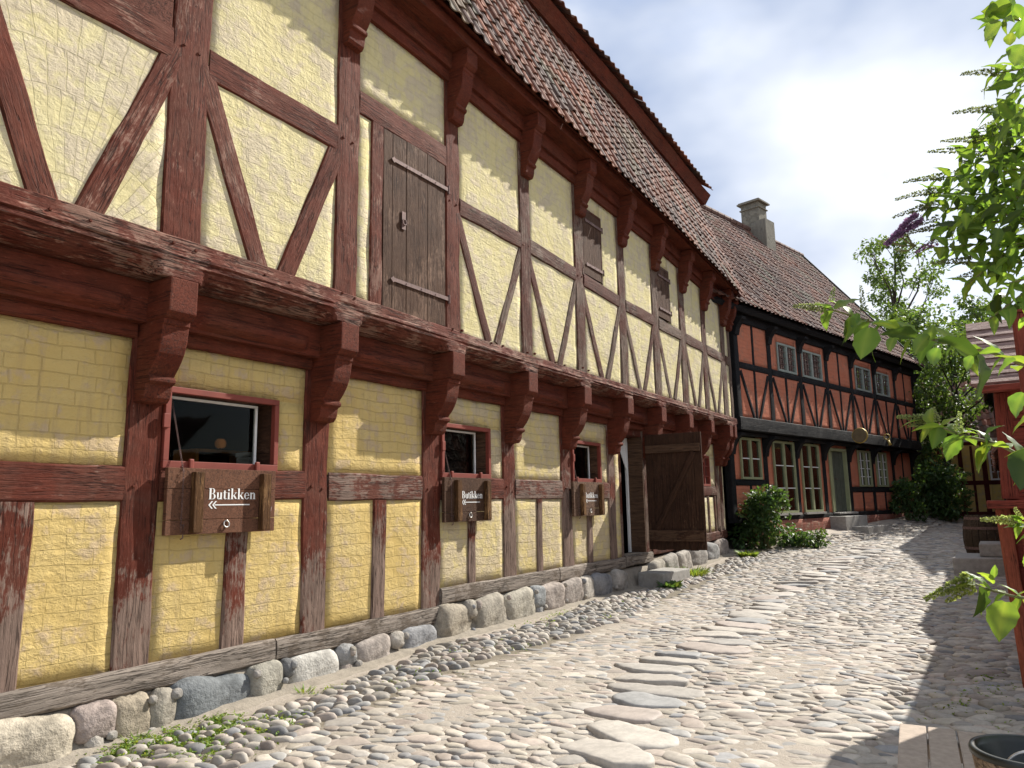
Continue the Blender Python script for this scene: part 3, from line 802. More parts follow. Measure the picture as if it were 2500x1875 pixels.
# --- pantile roofs ---------------------------------------------------------
TPAL = np.array([(.19, .082, .056), (.22, .092, .06), (.165, .085, .066), (.14, .095, .08), (.20, .10, .07), (.16, .105, .085), (.24, .105, .065), (.12, .085, .075)])
def pantiles(name, f, ncol, nrow, parent, pal, tw=.22, lip=.03, amp=.032, thick=.016, M0=None):
    """f(u,v)->(point, normal, along) for u in tile columns, v in tile rows (0 = eave)"""
    px = [(0.0, .55), (.10, .95), (.22, 1.0), (.34, .72), (.46, .2), (.60, -.12), (.75, -.2), (.90, -.02), (1.03, .42)]
    vs = []; qs = []; cs = []
    for r in range(nrow):
        for c in range(ncol):
            col = pal[RNG.integers(0, len(pal))] * RNG.uniform(.82, 1.2)
            p0, _n = f(c, r); ag = nz(p0, .55, 4.0); col = np.array(col) * (1 + .55 * ag)
            if nz(p0, 1.7, 9.0) > .34: col = col * .55 + np.array((.075, .08, .055))
            j = RNG.normal(0, .012, 3); jt = RNG.normal(0, .005)
            if RNG.uniform() < .012: j[0] -= .22
            b = len(vs)
            for (dv, up) in ((-.06 + j[0], lip + jt), (1.10 + j[0], 0.0)):
                for (dx, h) in px:
                    p, n = f(c + dx, r + dv)
                    vs.append(p + n * (h * amp + up + j[1] * .4))
            for (dx, h) in px:                              # thickness at the lower lip
                p, n = f(c + dx, r - .06 + j[0]); vs.append(p + n * (h * amp + lip + jt - thick + j[1] * .4))
            # raised side edge of the roll
            k = len(px)
            for i in range(k - 1):
                qs.append((b + i, b + i + 1, b + k + i + 1, b + k + i))
                qs.append((b + 2 * k + i, b + 2 * k + i + 1, b + i + 1, b + i))
            p, n = f(c, r - .06 + j[0]); vs.append(p + n * (px[0][1] * amp + lip - .03))
            p, n = f(c, r + 1.1 + j[0]); vs.append(p + n * (px[0][1] * amp - .03))
            qs.append((b, b + k, b + 3 * k + 1, b + 3 * k))
            cs += [(*col, 1)] * (3 * k + 2)
    vs = np.array(vs)
    me = fast_mesh(name, vs, qs, M['tile'], False, cs)
    return obj(name, me, parent, Matrix.Identity(4))

RT = math.radians(69)
RL = 3.02                    # slope length of the visible tile strip
def yroof(u, v):
    y = -1.8 + u * .222
    d = v * .252
    z0 = eave(y) - .05; x0 = .86
    d -= .08
    p = V((x0 - d * math.cos(RT), y, z0 + d * math.sin(RT)))
    return p, V((math.sin(RT), 0, math.cos(RT)))
roof = pantiles('roof', yroof, int((YEND + 1.95) / .222), 12, yel, TPAL)
def strip_mesh(name, prof, mat, parent, ys, zf, cap=True):
    vs = []; m = len(prof)
    for y in ys:
        for (a, b) in prof: vs.append((a, y, zf(y) + b))
    fs = [(i * m + k, (i + 1) * m + k, (i + 1) * m + (k + 1) % m, i * m + (k + 1) % m) for i in range(len(ys) - 1) for k in range(m)]
    fs += [tuple(range(m)), tuple(range((len(ys) - 1) * m, len(ys) * m))[::-1]]
    Mx = Matrix.Translation((prof[0][0], ys[0], zf(ys[0]))) @ Matrix.Rotation(math.pi / 2, 4, 'Z'); inv = Mx.inverted()
    return obj(name, mesh_data(name, [inv @ V(v) for v in vs], fs, mat), parent, Mx)
YS = [-1.8 + (YEND + 1.95) * i / 60 for i in range(61)]
cs_, sn_ = math.cos(RT), math.sin(RT)
# boarding under the tiles, closed to the ridge at the back
strip_mesh('roof_boarding', [(.80, -.02), (.80 - RL * cs_, -.02 + RL * sn_), (-3.4, 5.4), (-7.2, .2), (-7.0, .1), (-3.4, 5.2), (.5, -.1)], M['carved'], yel, YS, eave)
tx, tz = .86 - RL * cs_, -.05 + RL * sn_
# upper eave: fascia box and the tile lip above it
YS2 = [-1.8 + (18.35 + 1.8) * i / 60 for i in range(61)]
strip_mesh('upper_fascia', [(tx - .05, tz - .06), (tx + .12, tz - .07), (tx + .27, tz + .16), (tx + .22, tz + .19), (tx - .05, tz + .15)], M['carved'], yel, YS2, eave)
def yroof2(u, v):
    y = -1.8 + u * .222
    d = v * .3; a = math.radians(42)
    return V((tx + .35 - d * math.cos(a), y, eave(y) + tz + .19 + d * math.sin(a))), V((math.sin(a), 0, math.cos(a)))
pantiles('upper_roof', yroof2, int((18.4 + 1.8) / .222), 4, yel, TPAL)
# closed body of the house
mb = MB(); mb.box(-6.6, -1.9, -1.7, YEND - .1, .2, 6.6); mb.build('rear_wall', M['yel_up'], yel)
mb = MB(); mb.box(-1.88, .09, YEND - .13, YEND - .02, .9, 3.3); mb.box(-1.88, .43, YEND - .13, YEND - .02, 3.35, 6.3); mb.build('gable_wall', M['yel_up'], yel)
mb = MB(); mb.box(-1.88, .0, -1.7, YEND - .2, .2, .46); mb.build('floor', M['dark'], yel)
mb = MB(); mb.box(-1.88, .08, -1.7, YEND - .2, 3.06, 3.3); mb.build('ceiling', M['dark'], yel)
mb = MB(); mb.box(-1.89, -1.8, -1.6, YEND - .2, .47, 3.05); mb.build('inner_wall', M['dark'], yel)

# --- shop windows with let-down hatches
def letters(mb, x0, z0, h, t):
    """BUTIKKEN in a high-contrast serif face: boxes and arcs; x right, z up, y depth t; returns width"""
    k = [0]
    def R(a0, a1, b0, b1):
        k[0] += 1; e = .00025 * (k[0] % 5)
        mb.box(x0 + a0 * h, x0 + a1 * h, -t - e, 0, z0 + b0 * h, z0 + b1 * h)
    def arc(cx, cz, rx, rz, a0, a1, th0, th1, n=12):
        k[0] += 1; e = .00025 * (k[0] % 5 + 1)
        o_, i_ = [], []
        for j in range(n + 1):
            a = math.radians(a0 + (a1 - a0) * j / n); w = th0 + (th1 - th0) * abs(math.cos(a))
            o_.append((x0 + (cx + rx * math.cos(a)) * h, z0 + (cz + rz * math.sin(a)) * h))
            i_.append((x0 + (cx + (rx - w) * math.cos(a)) * h, z0 + (cz + (rz - min(w, th0 + .02)) * math.sin(a)) * h))
        for j in range(n): mb.prism([o_[j], o_[j + 1], i_[j + 1], i_[j]], -t - e, 0, 'y')
    def bar(p, q, w):
        k[0] += 1; e = .00025 * (k[0] % 5 + 1)
        mb.prism([(x0 + (p[0] - w / 2) * h, z0 + p[1] * h), (x0 + (p[0] + w / 2) * h, z0 + p[1] * h), (x0 + (q[0] + w / 2) * h, z0 + q[1] * h), (x0 + (q[0] - w / 2) * h, z0 + q[1] * h)], -t - e, 0, 'y')
    S, T = .14, .035
    # B
    R(0, .34, .965, 1); R(0, .34, 0, .035); R(.06, .06 + S + .02, .03, .97); R(.2, .36, .50, .535)
    arc(.33, .75, .22, .25, -90, 90, T, S); arc(.34, .26, .27, .26, -90, 90, T, S + .02)
    x0 += .70 * h
    # u
    R(0, .1, .59, .62); R(.04, .04 + S, .16, .62); R(.30, .38, .59, .62); R(.34, .34 + S, .0, .62); R(.34, .54, 0, .03)
    arc(.21, .17, .17, .17, 180, 340, T + .02, S * .6)
    x0 += .60 * h
    # t
    R(.06, .06 + S, .1, .80); R(-.02, .32, .59, .62); arc(.20, .13, .14, .13, 180, 330, T + .02, S * .6)
    x0 += .39 * h
    # i
    R(0, .12, .59, .62); R(.05, .05 + S, 0, .62); R(-.02, .27, 0, .03); arc(.12, .84, .085, .085, 0, 360, .075, .075, 14)
    x0 += .33 * h
    for _ in range(2):      # k k
        R(-.02, .1, .965, 1); R(.04, .04 + S, 0, 1); R(-.02, .24, 0, .03); R(.34, .56, .59, .62); bar((.2, .26), (.46, .6), .05); bar((.50, .0), (.27, .37), .15); R(.38, .60, 0, .03)
        x0 += .63 * h
    # e
    arc(.25, .31, .25, .32, 40, 330, T, S); R(.12, .45, .33, .365); arc(.25, .31, .245, .32, 0, 40, T, S * .8)
    x0 += .56 * h
    # n
    R(0, .1, .59, .62); R(.04, .04 + S, 0, .62); R(-.02, .24, 0, .03); R(.36, .36 + S, 0, .42); R(.31, .56, 0, .03); arc(.32, .42, .18, .2, 0, 150, T + .02, S)
    return x0

def shop_window(y0, y1, big, hy0, hy1, interior):
    z0, z1 = WZ
    f = .046
    t = MB()
    xf = XL + .022
    xm = XL - .03
    t.box(xm, xf, y0, y1, z1 - f, z1 + .003); t.box(xm, xf, y0, y1, z0 - .012, z0 + f); t.box(xm, xf, y0, y0 + f, z0 + f + .001, z1 - f - .001); t.box(xm, xf, y1 - f, y1, z0 + f + .001, z1 - f - .001)
    ctr = (XL, (y0 + y1) / 2, (z0 + z1) / 2)
    win = t.build('window', M['frame'], yel, bevel=.004)
    rv = MB(); xr = XL - .26
    rv.box(xr, xm - .001, y0, y1, z1 - f + .004, z1); rv.box(xr, xm - .001, y0, y1, z0, z0 + f - .004); rv.box(xr, xm - .001, y0, y0 + f - .004, z0 + f - .003, z1 - f + .003); rv.box(xr, xm - .001, y1 - f + .004, y1, z0 + f - .003, z1 - f + .003)
    rv.build('reveal', M['doorplank'], win)
    s = MB(); xs = XL - .17; g = .022
    a, b, c, d = y0 + f + .002, y1 - f - .002, z0 + f + .002, z1 - f - .002
    bb = b - .06
    s.box(xs, xs + .03, a, bb, d - g, d); s.box(xs, xs + .03, a, a + g, c, d - g - .001); s.box(xs, xs + .03, bb - g, bb, c, d - g - .001)
    s.build('sash', M['white'], win, bevel=.003)
    p = MB(); p.box(xs + .012, xs + .016, a + g, bb - g, c, d - g - .002); p.build('pane', M['glass'], win)
    # small wooden turn-button on the frame
    k = MB(); k.box(xf, xf + .025, y0 - .025, y0 + .03, z0 + .30, z0 + .41); k.build('latch', M['frame'], win, bevel=.004)
    # let-down hatch hanging below the window
    hz0, hz1 = 1.415, 1.935
    xb = XL + .045; xt = XL + .085
    h = MB(); zs = [hz1, hz1 - .165, hz0 + .115, hz0]
    for q, w in zip(zs, zs[1:]): h.box(xb, xt, hy0 + .002, hy1, w + .003, q)
    hatch = h.build('window_hatch', M['hatchplank' if big else 'plank'], yel, None, bevel=.004)
    # grain runs along the planks: rotate object space
    W = hy1 - hy0
    bt = []
    for q in (.235, .87):
        yc = hy0 + q * W
        m_ = MB(); m_.box(0, hz1 - hz0 - .045, -.042, .042, 0, .062)
        R = Matrix.Translation((xt + .0015, yc, hz0 + .015)) @ Matrix(((0, 0, 1, 0), (0, 1, 0, 0), (1, 0, 0, 0), (0, 0, 0, 1)))
        m_.build('batten', M['batten'], hatch, R, bevel=.008)
    l = MB(); hh = .088 if big else .086
    wd = letters(l, 0, 0, hh, .0012)
    tw = (.385 * W) / wd
    # arrow with a double chevron head pointing back down the street
    za = -.045
    l.box(.05, wd, -.0012, 0, za - .0045, za + .0045)
    for dx in (0, .03):
        for sg in (-1, 1):
            l.prism([(dx, za), (dx + .012, za), (dx + .036, za + sg * .03), (dx + .024, za + sg * .03)], -.0014 - dx * .01 - sg * .0002, 0, 'y')
    ly = hy0 + .355 * W
    l.v = [(x * tw, y, z) for x, y, z in l.v]
    R = Matrix.Translation((xt + .001, ly, hz0 + .275)) @ Matrix.Rotation(math.pi / 2, 4, 'Z')
    l.build('lettering', M['white'], hatch, R)
    r = MB(); yc = hy0 + .52 * W
    r.torus(Matrix.Translation((xt + .012, yc, hz0 + .075)) @ Matrix.Rotation(math.radians(80), 4, 'Y'), .026, .006)
    r.tube([(xt, yc, hz0 + .10), (xt + .02, yc, hz0 + .104)], .008)
    r.build('ring', M['steel'], hatch, smooth=True)
    hk = MB(); yc = hy0 + .93 * W
    hk.tube([(xt, yc, hz0 + .22), (xt + .02, yc, hz0 + .22), (xt + .022, yc + .02, hz0 + .21), (xt + .02, yc - .01, hz0 + .11)], .005)
    yc = hy0 + .13 * W
    hk.tube([(xt, yc, hz0 + .08), (xt + .03, yc, hz0 + .08), (xt + .03, yc, hz0 - .02), (xt + .015, yc - .01, hz0 - .03)], .006)
    hk.build('hook', M['iron'], hatch, smooth=True)
    for q in (.22, .84):
        m_ = MB(); m_.box(xf + .001, xf + .03, hy0 + q * W - .02, hy0 + q * W + .02, hz1 - .01, hz1 + .075); m_.build('hinge', M['frame'], hatch, bevel=.01)
    # chain from the window head to the hatch
    ch = MB(); p0 = V((XL - .1, y0 + .11 * (y1 - y0), z1 - f - .03)); p1 = V((xt + .012, hy0 + .12 * W, hz1 - .03)); n = 34
    for i in range(n):
        q = p0.lerp(p1, (i + .5) / n); q.x += .03 * math.sin(math.pi * i / n) * 0
        dd = (p1 - p0).normalized()
        rot = dd.to_track_quat('X', 'Z').to_matrix().to_4x4() @ Matrix.Rotation(math.pi / 2 * (i % 2), 4, 'X')
        ch.torus(Matrix.Translation(q) @ rot @ Matrix.Diagonal((1.5, .8, .8, 1)), .0085, .0022, 8, 4)
    for i in range(16):
        q = p1 + V((.004, .0, -.03 * i))
        ch.torus(Matrix.Translation(q) @ Matrix.Rotation(math.pi / 2, 4, 'Y') @ Matrix.Rotation(math.pi / 2 * (i % 2), 4, 'X') @ Matrix.Diagonal((1.5, .8, .8, 1)), .0085, .0022, 8, 4)
    ch.build('chain', M['iron'], win, smooth=True)
shop_window(3.405, 4.51, True, 3.41, 4.44, True)
shop_window(6.895, 7.90, False, 6.85, 7.80, False)
shop_window(10.115, 11.10, False, 9.99, 11.0, False)

# --- door: opening, frame and the open plank leaf
def house_door():
    fr = MB()
    fr.box(-.16, .10, 11.83, 11.945, .70, 2.79)
    fr.box(-.16, .10, 11.945, 13.0, 2.80, 2.93)
    fr.build('door_frame', M['beam_low'], yel, bevel=.01)
    panel('infill_panel', [(11.64, 11.84, .70, 2.93)], XL - .018, .12, M['yel_mid'], yel, (0, 0, 0))
    ih = MB(); ih.box(-.20, -.165, 12.78, 12.855, .72, 2.79); ih.prism([(12.40, 2.79), (12.78, 2.79), (12.78, 2.2)], -.185, -.175, 'x')
    ih.build('inner_door_edge', M['white'], yel)
    rv = MB(); rv.box(-.164, .117, 12.845, 12.878, .72, 2.79); rv.build('door_reveal', M['doorplank'], yel)
    leaf = MB()
    x0, x1 = .165, 1.225; zb, zt = .77, 2.83
    n = 7
    for i in range(n):
        a = (x1 - x0) * i / n; b = (x1 - x0) * (i + 1) / n
        leaf.box(zb - .012 * (i % 2), zt, a + .002, b - .002, 0, .035 + .002 * (i % 3))
    # leaf space: X up, Y across, Z toward the camera
    R = Matrix(((0, 1, 0, x0), (0, 0, -1, 12.93), (1, 0, 0, 0), (0, 0, 0, 1)))
    d = leaf.build('door', M['doorplank'], yel, R, bevel=.003)
    for (z0, z1, t) in ((zb + .15, zb + .34, 0), (zt - .34, zt - .2, 1)):
        bt = MB(); bt.box(.02, (x1 - x0) - .02, z0, z1, 0, .045)
        R2 = Matrix(((1, 0, 0, x0), (0, 0, -1, 12.893), (0, 1, 0, 0), (0, 0, 0, 1)))
        bt.build('batten', M['doorplank'], d, R2, bevel=.006)
    p0 = V((x0 + .17, 12.848, zb + .35)); p1 = V((x1 - .14, 12.848, zt - .35))
    beam('brace', p0, p1, .11, .04, (0, -1, 0), M['doorplank'], d, .003)
    hd = MB(); hd.torus(Matrix.Translation((x1 - .08, 12.855, 2.0)) @ Matrix.Rotation(math.pi / 2, 4, 'X'), .035, .012); hd.box(x1 - .075, x1 - .045, 12.875, 12.892, 1.62, 1.80)
    hd.build('handle', M['iron'], d, smooth=False)
    kn = MB(); kn.box(-.2, .13, 11.95, 12.87, .56, .70); kn.build('threshold', M['sill'], yel, bevel=.01)
house_door()

def plank_hatch(name, y0, y1, z0, z1, x, n, straps, parent, jit=.006, strapx=None):
    mb = MB(); W = y1 - y0
    cuts = [0] + sorted(random.uniform((i + .75) / n, (i + 1.25) / n) for i in range(n - 1)) + [1]
    for i in range(n):
        mb.box(-random.uniform(0, jit), z1 - z0, -W * cuts[i + 1] + .003, -W * cuts[i] - .003, 0, .03 + random.uniform(0, .006))
    # X up, Y toward -wall direction, Z out
    R = Matrix(((0, 0, 1, x), (0, -1, 0, y0), (1, 0, 0, z0), (0, 0, 0, 1)))
    d = mb.build(name, M['plank'], parent, R, bevel=.003)
    for z in straps:
        s = MB(); zz = z - z0
        s.prism([(-.02, zz - .022), (-W * .82, zz - .02), (-W * .86, zz - .035), (-W * .93, zz), (-W * .86, zz + .035), (-W * .82, zz + .02), (-.02, zz + .022)], .038, .046, 'x') if False else None
        L0, L1 = W + .05, W * .10
        pts = [(L0, -.022), (L1 + .06, -.02), (L1 + .04, -.034), (L1, 0), (L1 + .04, .034), (L1 + .06, .02), (L0, .022)]
        vs = [(zz + b, -a, .040) for a, b in pts] + [(zz + b, -a, .050) for a, b in pts]
        m_ = len(pts)
        s.add(vs, [tuple(range(m_))[::-1], tuple(range(m_, 2 * m_))] + [(i, (i + 1) % m_, m_ + (i + 1) % m_, m_ + i) for i in range(m_)])
        s.tube([(zz - .05, -L0 - .0, .045), (zz + .05, -L0, .045)], .014, 8)
        for q in (.25, .5, .75):
            s.tube([(zz, -(L1 + (L0 - L1) * q), .048), (zz, -(L1 + (L0 - L1) * q), .056)], .008, 6)
        s.build('hinge_strap', M['iron'], d, R)
    return d
ld = plank_hatch('loft_door', 5.515, 6.565, 3.625, 5.585, XU - .03, 6, (3.95, 5.28), yel)
hp = MB(); hp.box(.92, 1.12, -.34, -.28, .038, .046); hp.torus(Matrix.Translation((1.0, -.31, .055)), .03, .008); hp.build('handle', M['iron'], ld, WM[ld.name])
for i, h in HATCH.items():
    d = plank_hatch('loft_hatch', h[0], h[1], h[2], h[3], XU - .035, 3, (h[2] + .17, h[3] - .17) if i > 2 else (), yel)
    fr = MB(); W = h[1] - h[0]
    if i == 2:
        fr.box(XU - .1, XU + .0, h[1], h[1] + .06, h[2], h[3]); fr.box(XU - .1, XU + .0, h[0], h[1] + .06, h[2] - .22, h[2] - .003)
    else:
        fr.box(XU - .1, XU + .002, h[0] - .05, h[0] - .003, h[2] - .03, h[3]); fr.box(XU - .1, XU + .002, h[0] - .05, h[1] + .03, h[3] + .002, h[3] + .04); fr.box(XU - .1, XU + .002, h[1] + .003, h[1] + .03, h[2] - .03, h[3])
    fr.build('hatch_frame', M['beam_far' if i > 2 else 'beam_up'], yel, bevel=.004)
# small iron-barred window near the far end
def barred_window():
    y0, y1, z0, z1 = 16.05, 16.71, 1.94, 2.615
    f = MB(); w = .05
    f.box(.0, .125, y0, y1, z1 - w, z1); f.box(.0, .125, y0, y1, z0, z0 + w); f.box(.0, .125, y0, y0 + w, z0 + w, z1 - w); f.box(.0, .125, y1 - w, y1, z0 + w, z1 - w); f.box(.02, .11, (y0 + y1) / 2 - .025, (y0 + y1) / 2 + .025, z0 + w, z1 - w)
    for k in (1, 2): f.box(.03, .10, y0 + w, y1 - w, z0 + (z1 - z0) * k / 3 - .012, z0 + (z1 - z0) * k / 3 + .012)
    win = f.build('window', M['frame'], yel, bevel=.003)
    c = MB(); c.box(.0, .004, y0 + w, y1 - w, z0 + w, z1 - w); c.build('curtain', M['curtain'], win)
    b = MB()
    for k in range(8):
        y = y0 + w + (y1 - y0 - 2 * w) * (k + .5) / 8; b.box(.05, .058, y - .006, y + .006, z0 + w, z1 - w)
    b.build('glazing_bar', M['iron'], win)
barred_window()

# --- boulder foundation
BST = [(-1.5, -.6, -.1, .3), (-.6, .4, -.1, .3), (.4, 1.3, -.1, .31), (1.3, 2.2, -.05, .3), (2.25, 2.84, .02, .30), (2.86, 3.11, .14, .29), (2.93, 3.03, .01, .12), (3.12, 3.37, -.03, .29), (3.37, 3.56, .03, .29), (3.55, 4.30, -.05, .295), (4.27, 4.57, .08, .30), (4.59, 4.69, .22, .30), (4.66, 5.26, .0, .295), (5.26, 5.47, .18, .31), (5.29, 5.40, .06, .17), (5.53, 5.99, .04, .31), (5.98, 6.14, .24, .32), (6.17, 6.72, .05, .32), (6.77, 7.40, .10, .47), (7.27, 7.46, .36, .49), (7.46, 8.10, .10, .49), (8.12, 8.80, .12, .49), (8.77, 9.03, .30, .50), (8.84, 8.98, .13, .27), (9.04, 9.58, .18, .50), (9.60, 10.2, .18, .50), (10.15, 10.52, .2, .50), (10.56, 11.25, .2, .50), (11.3, 11.85, .2, .50), (12.9, 13.5, .25, .55), (13.5, 14.2, .25, .6), (14.3, 14.9, .28, .62), (15.0, 15.8, .3, .66), (15.9, 16.6, .35, .7), (16.7, 17.4, .4, .74)]
BCOL = {4: (.42, .37, .29), 5: (.34, .28, .25), 7: (.33, .28, .21), 8: (.31, .28, .23), 9: (.155, .165, .17), 10: (.33, .31, .26), 11: (.15, .15, .15), 12: (.44, .42, .38), 18: (.32, .28, .22), 20: (.31, .28, .23), 21: (.37, .34, .28), 22: (.30, .31, .31)}
def boulder(y0, y1, z0, z1, c, depth, parent, x=.2, seed=0):
    bm = bmesh.new(); bmesh.ops.create_icosphere(bm, subdivisions=4, radius=1)
    a, h, d = (y1 - y0) / 2, (z1 - z0) / 2, depth
    p = 4.2 if a > .12 else 2.4
    for v in bm.verts:
        n = v.co.normalized()
        e = (abs(n.x) ** p + abs(n.y) ** p + abs(n.z) ** p) ** (-1 / p)
        q = n * e
        w = 1.02 + .13 * nz(n, 1.2, seed) + .07 * (1 - abs(nz(n, 2.4, seed + 3)) * 2.2) * .6 + .035 * nz(n, 6, seed + 5) + .016 * nz(n, 14, seed + 8)
        q = q * min(w, 1.06)
        v.co = V((q.x * d, q.y * a, q.z * h))
    me = bpy.data.meshes.new('foundation_stone'); bm.to_mesh(me); bm.free()
    me.materials.append(M['stone']); me.polygons.foreach_set('use_smooth', [True] * len(me.polygons))
    at_ = me.color_attributes.new('tint', 'FLOAT_COLOR', 'POINT'); at_.data.foreach_set('color', np.tile(np.array([*c, 1], dtype=np.float32), len(me.vertices)))
    return obj('foundation_stone', me, parent, Matrix.Translation((x - depth + .06, (y0 + y1) / 2, (z0 + z1) / 2)) @ Matrix.Rotation(.16 * math.sin(seed * 2.3), 4, 'X') @ Matrix.Rotation(.12 * math.cos(seed * 1.7), 4, 'Z'))
for i, (a, b, c, d) in enumerate(BST):
    col = BCOL.get(i, tuple(PALETTE[i % len(PALETTE)] * .85))
    boulder(a - .015, b + .015, c - .07, d + .015, col, min(.22, max(.07, (b - a) * .45)), yel, .185 + random.uniform(-.015, .025), i * 3.3)
rs = random.Random(5)
for (a, b) in zip(BST, BST[1:]):
    yb = .5 * (a[1] + b[0])
    if yb < 2.2 or yb > 12 or abs(a[1] - b[0]) > .3: continue
    for zz in (a[3] - .035, a[2] + .07):
        if rs.random() < .55:
            r = rs.uniform(.022, .04)
            boulder(yb - r, yb + r * rs.uniform(.7, 1.3), zz - r, zz + r, tuple(PALETTE[rs.randrange(10)] * .8), r, yel, .215, yb * 7)
def plinth():
    vs = []; ys = np.linspace(-1.8, 17.6, 160)
    for y in ys:
        lo = sill_z(y)[0]; g0 = gz(.3, y)
        top = min(lo, float(np.interp(y, [13, 17.5], [.6, .74]))) if y > 13 else lo
        for (x, z) in ((.06, top), (.125, top - .015), (.15, .5 * (top + g0)), (.20 + .03 * nz((y, 0, 0), 3), g0 + .035 + .02 * nz((y, 3, 0), 2.2)), (.40, g0 - .004), (.54, g0 - .06)):
            vs.append((x + .02 * nz((y * 4, x * 9, z * 9), 1, 2), y, z + .012 * nz((y * 5, x * 9, 0), 1, 7)))
    m = 6
    fs = [(i * m + k, (i + 1) * m + k, (i + 1) * m + k + 1, i * m + k + 1) for i in range(len(ys) - 1) for k in range(m - 1)]
    obj('mortar_plinth', mesh_data('mortar_plinth', vs, fs, M['mortar'], True), yel)
plinth()

# step in front of the door
def step_block(name, poly_lo, z0, z1, label, mat='step', rz=0, cat='stone step', jit=.008):
    mb = MB(); cx = sum(p[0] for p in poly_lo) / len(poly_lo); cy = sum(p[1] for p in poly_lo) / len(poly_lo)
    mb.prism([(a - cx, b - cy) for a, b in poly_lo], 0, z1 - z0, 'z')
    return tag(mb.build(name, M[mat], None, Matrix.Translation((cx, cy, z0)), bevel=.02), label, cat)
step_block('stone_step', [(.24, 12.15), (.72, 12.1), (.78, 13.22), (.26, 13.25)], .1, .43, 'low grey stone step below the open plank door of the yellow house')

# a few things glimpsed through the first shop window
sh = thing('shop_shelf', 'orange-brown wooden shelf seen through the largest shop window', 'shelf', (-.92, 4.62, .47))
for z in (.80, 1.68):
    mb = MB(); mb.box(-.18, .18, -.30, .30, z, z + .03); mb.build('shelf_board', M['shelf'], sh, WM[sh.name], bevel=.004)
for y in (-.331, .301):
    mb = MB(); mb.box(-.18, .18, y, y + .03, 0, 1.71); mb.build('side_panel', M['shelf'], sh, WM[sh.name], bevel=.004)
def glow(name, col, st):
    t = NT(name); e = t.n('ShaderNodeEmission'); e.inputs[0].default_value = (*col, 1)
    w = t.noise(t.map(t.coord(), (30, 30, 1)), 1.0, 2); t.l(t.math('MULTIPLY', t.ramp(w, [(.35, .15), (.65, 1)]), st), e.inputs[1])
    t.l(e.outputs[0], t.out.inputs['Surface']); return t.m
lp = thing('basket_lamp', 'small dim orange basket lamp on the shelf inside the shop', 'lamp', (-.92, 4.68, 2.182))
mb = MB(); mb.lathe(Matrix.Identity(4), [(.03, .03), (.052, .05), (.055, .09), (.035, .12)], 18); mb.build('lamp_shade', glow('lamp_glow', (1.0, .38, .10), .10), lp, WM[lp.name], smooth=True)
mb = MB(); mb.lathe(Matrix.Identity(4), [(0, 0), (.04, 0), (.04, .012), (.015, .015), (.015, .04)], 14); mb.build('base', M['iron'], lp, WM[lp.name])
bx = thing('white_box', 'pale box standing inside the largest shop window at right', 'box', (-.47, 4.72, 1.722))
mb = MB(); mb.box(-.10, .10, -.12, .12, 0, .375); mb.build('carton', M['curtain'], bx, WM[bx.name], bevel=.02)
mb = MB(); mb.box(-.105, .105, -.125, .125, .377, .42); mb.build('lid', M['curtain'], bx, WM[bx.name], bevel=.01)
tb = thing('shop_table', 'dark table below the pale box inside the shop', 'table', (-.5, 5.0, .47))
mb = MB(); mb.box(-.3, .3, -.5, .5, 1.21, 1.25); mb.build('tabletop', M['doorplank'], tb, WM[tb.name], bevel=.005)
for (x, y) in ((-.26, -.46), (-.26, .46), (.26, -.46), (.26, .46)):
    mb = MB(); mb.box(x - .03, x + .03, y - .03, y + .03, 0, 1.209); mb.build('leg', M['doorplank'], tb, WM[tb.name])

# wooden pegs at the joints
def peg(x, y, z):
    mb = MB(); r = random.uniform(.011, .016)
    mb.lathe(Matrix.Translation((x, y, z)) @ Matrix.Rotation(math.pi / 2, 4, 'Y'), [(r, -.02), (r, .006), (r * .8, .011), (0, .012)], 9)
    mb.build('peg', M['beam_up'], yel)
for i, y in enumerate(PY[2:8]):
    for dy in (-.07, .06):
        peg(XU + .004, y + dy, rail_z(y) - .12 + random.uniform(-.03, .03))
        peg(.507, y + dy * 1.2 + random.uniform(-.02, .02), 3.60 + random.uniform(-.015, .02))
        peg(XL + .004, y + dy, 1.81 + random.uniform(-.04, .04))
for i in (2, 3, 5, 6):
    a, b = UE[i]; c = (a + b) / 2
    for q in (-.13, .13): peg(.506, c + q, 3.575 + random.uniform(-.01, .01))

# =================================================================== RED HOUSE
RA = math.atan2(-UX, UY)           # rotation that turns +Y into the red facade direction
red = thing('red_house', 'two-storey red half-timbered house with black beams and a tall tiled roof', 'house', (RO[0], RO[1], 0), RA)
RW = WM[red.name]
def rp(off, s, z): return RW @ V((off, s, z))
RN = (NX, NY, 0); RU = (UX, UY, 0)
def rbeam(name, s0, z0, s1, z1, w, off, mat='black', d=.16, wob=.004):
    return beam(name, rp(off, s0, z0), rp(off, s1, z1), w, d, RN, M[mat], red, wob, seg=max(2, int(math.hypot(s1 - s0, z1 - z0) / .3)))
RP = [0.1, 1.8, 3.58, 5.36, 7.18, 9.08, 11.0, 12.9]
U0, L0 = .30, .0
for i, s in enumerate(RP):
    rbeam('post', s, 1.2, s, 3.22, .22, L0 + .02)
    rbeam('upper_post', s, 3.6, s, 6.0, .2, U0 + .02)
    for (zt, x0, x1, hh) in ((3.22, L0, .36, .5), (6.05, U0, .30 + .28, .42)):
        mb = MB(); mb.prism([(x0 - .02, zt - hh), (x0 + .06, zt - hh), (x0 + .10, zt - hh * .6), (x0 + .2, zt - hh * .25), (x1 - .02, zt - .06), (x1, zt), (x0 - .02, zt)], s - .1, s + .1, 'y')
        mb.build('bracket', M['black'], red, RW)
def rpanel(rects, off, mat='redwall'):
    for r in rects: panel('infill_panel', [r], off, .1, M[mat], red, (RO[0], RO[1], 0), RU, RN, .003)
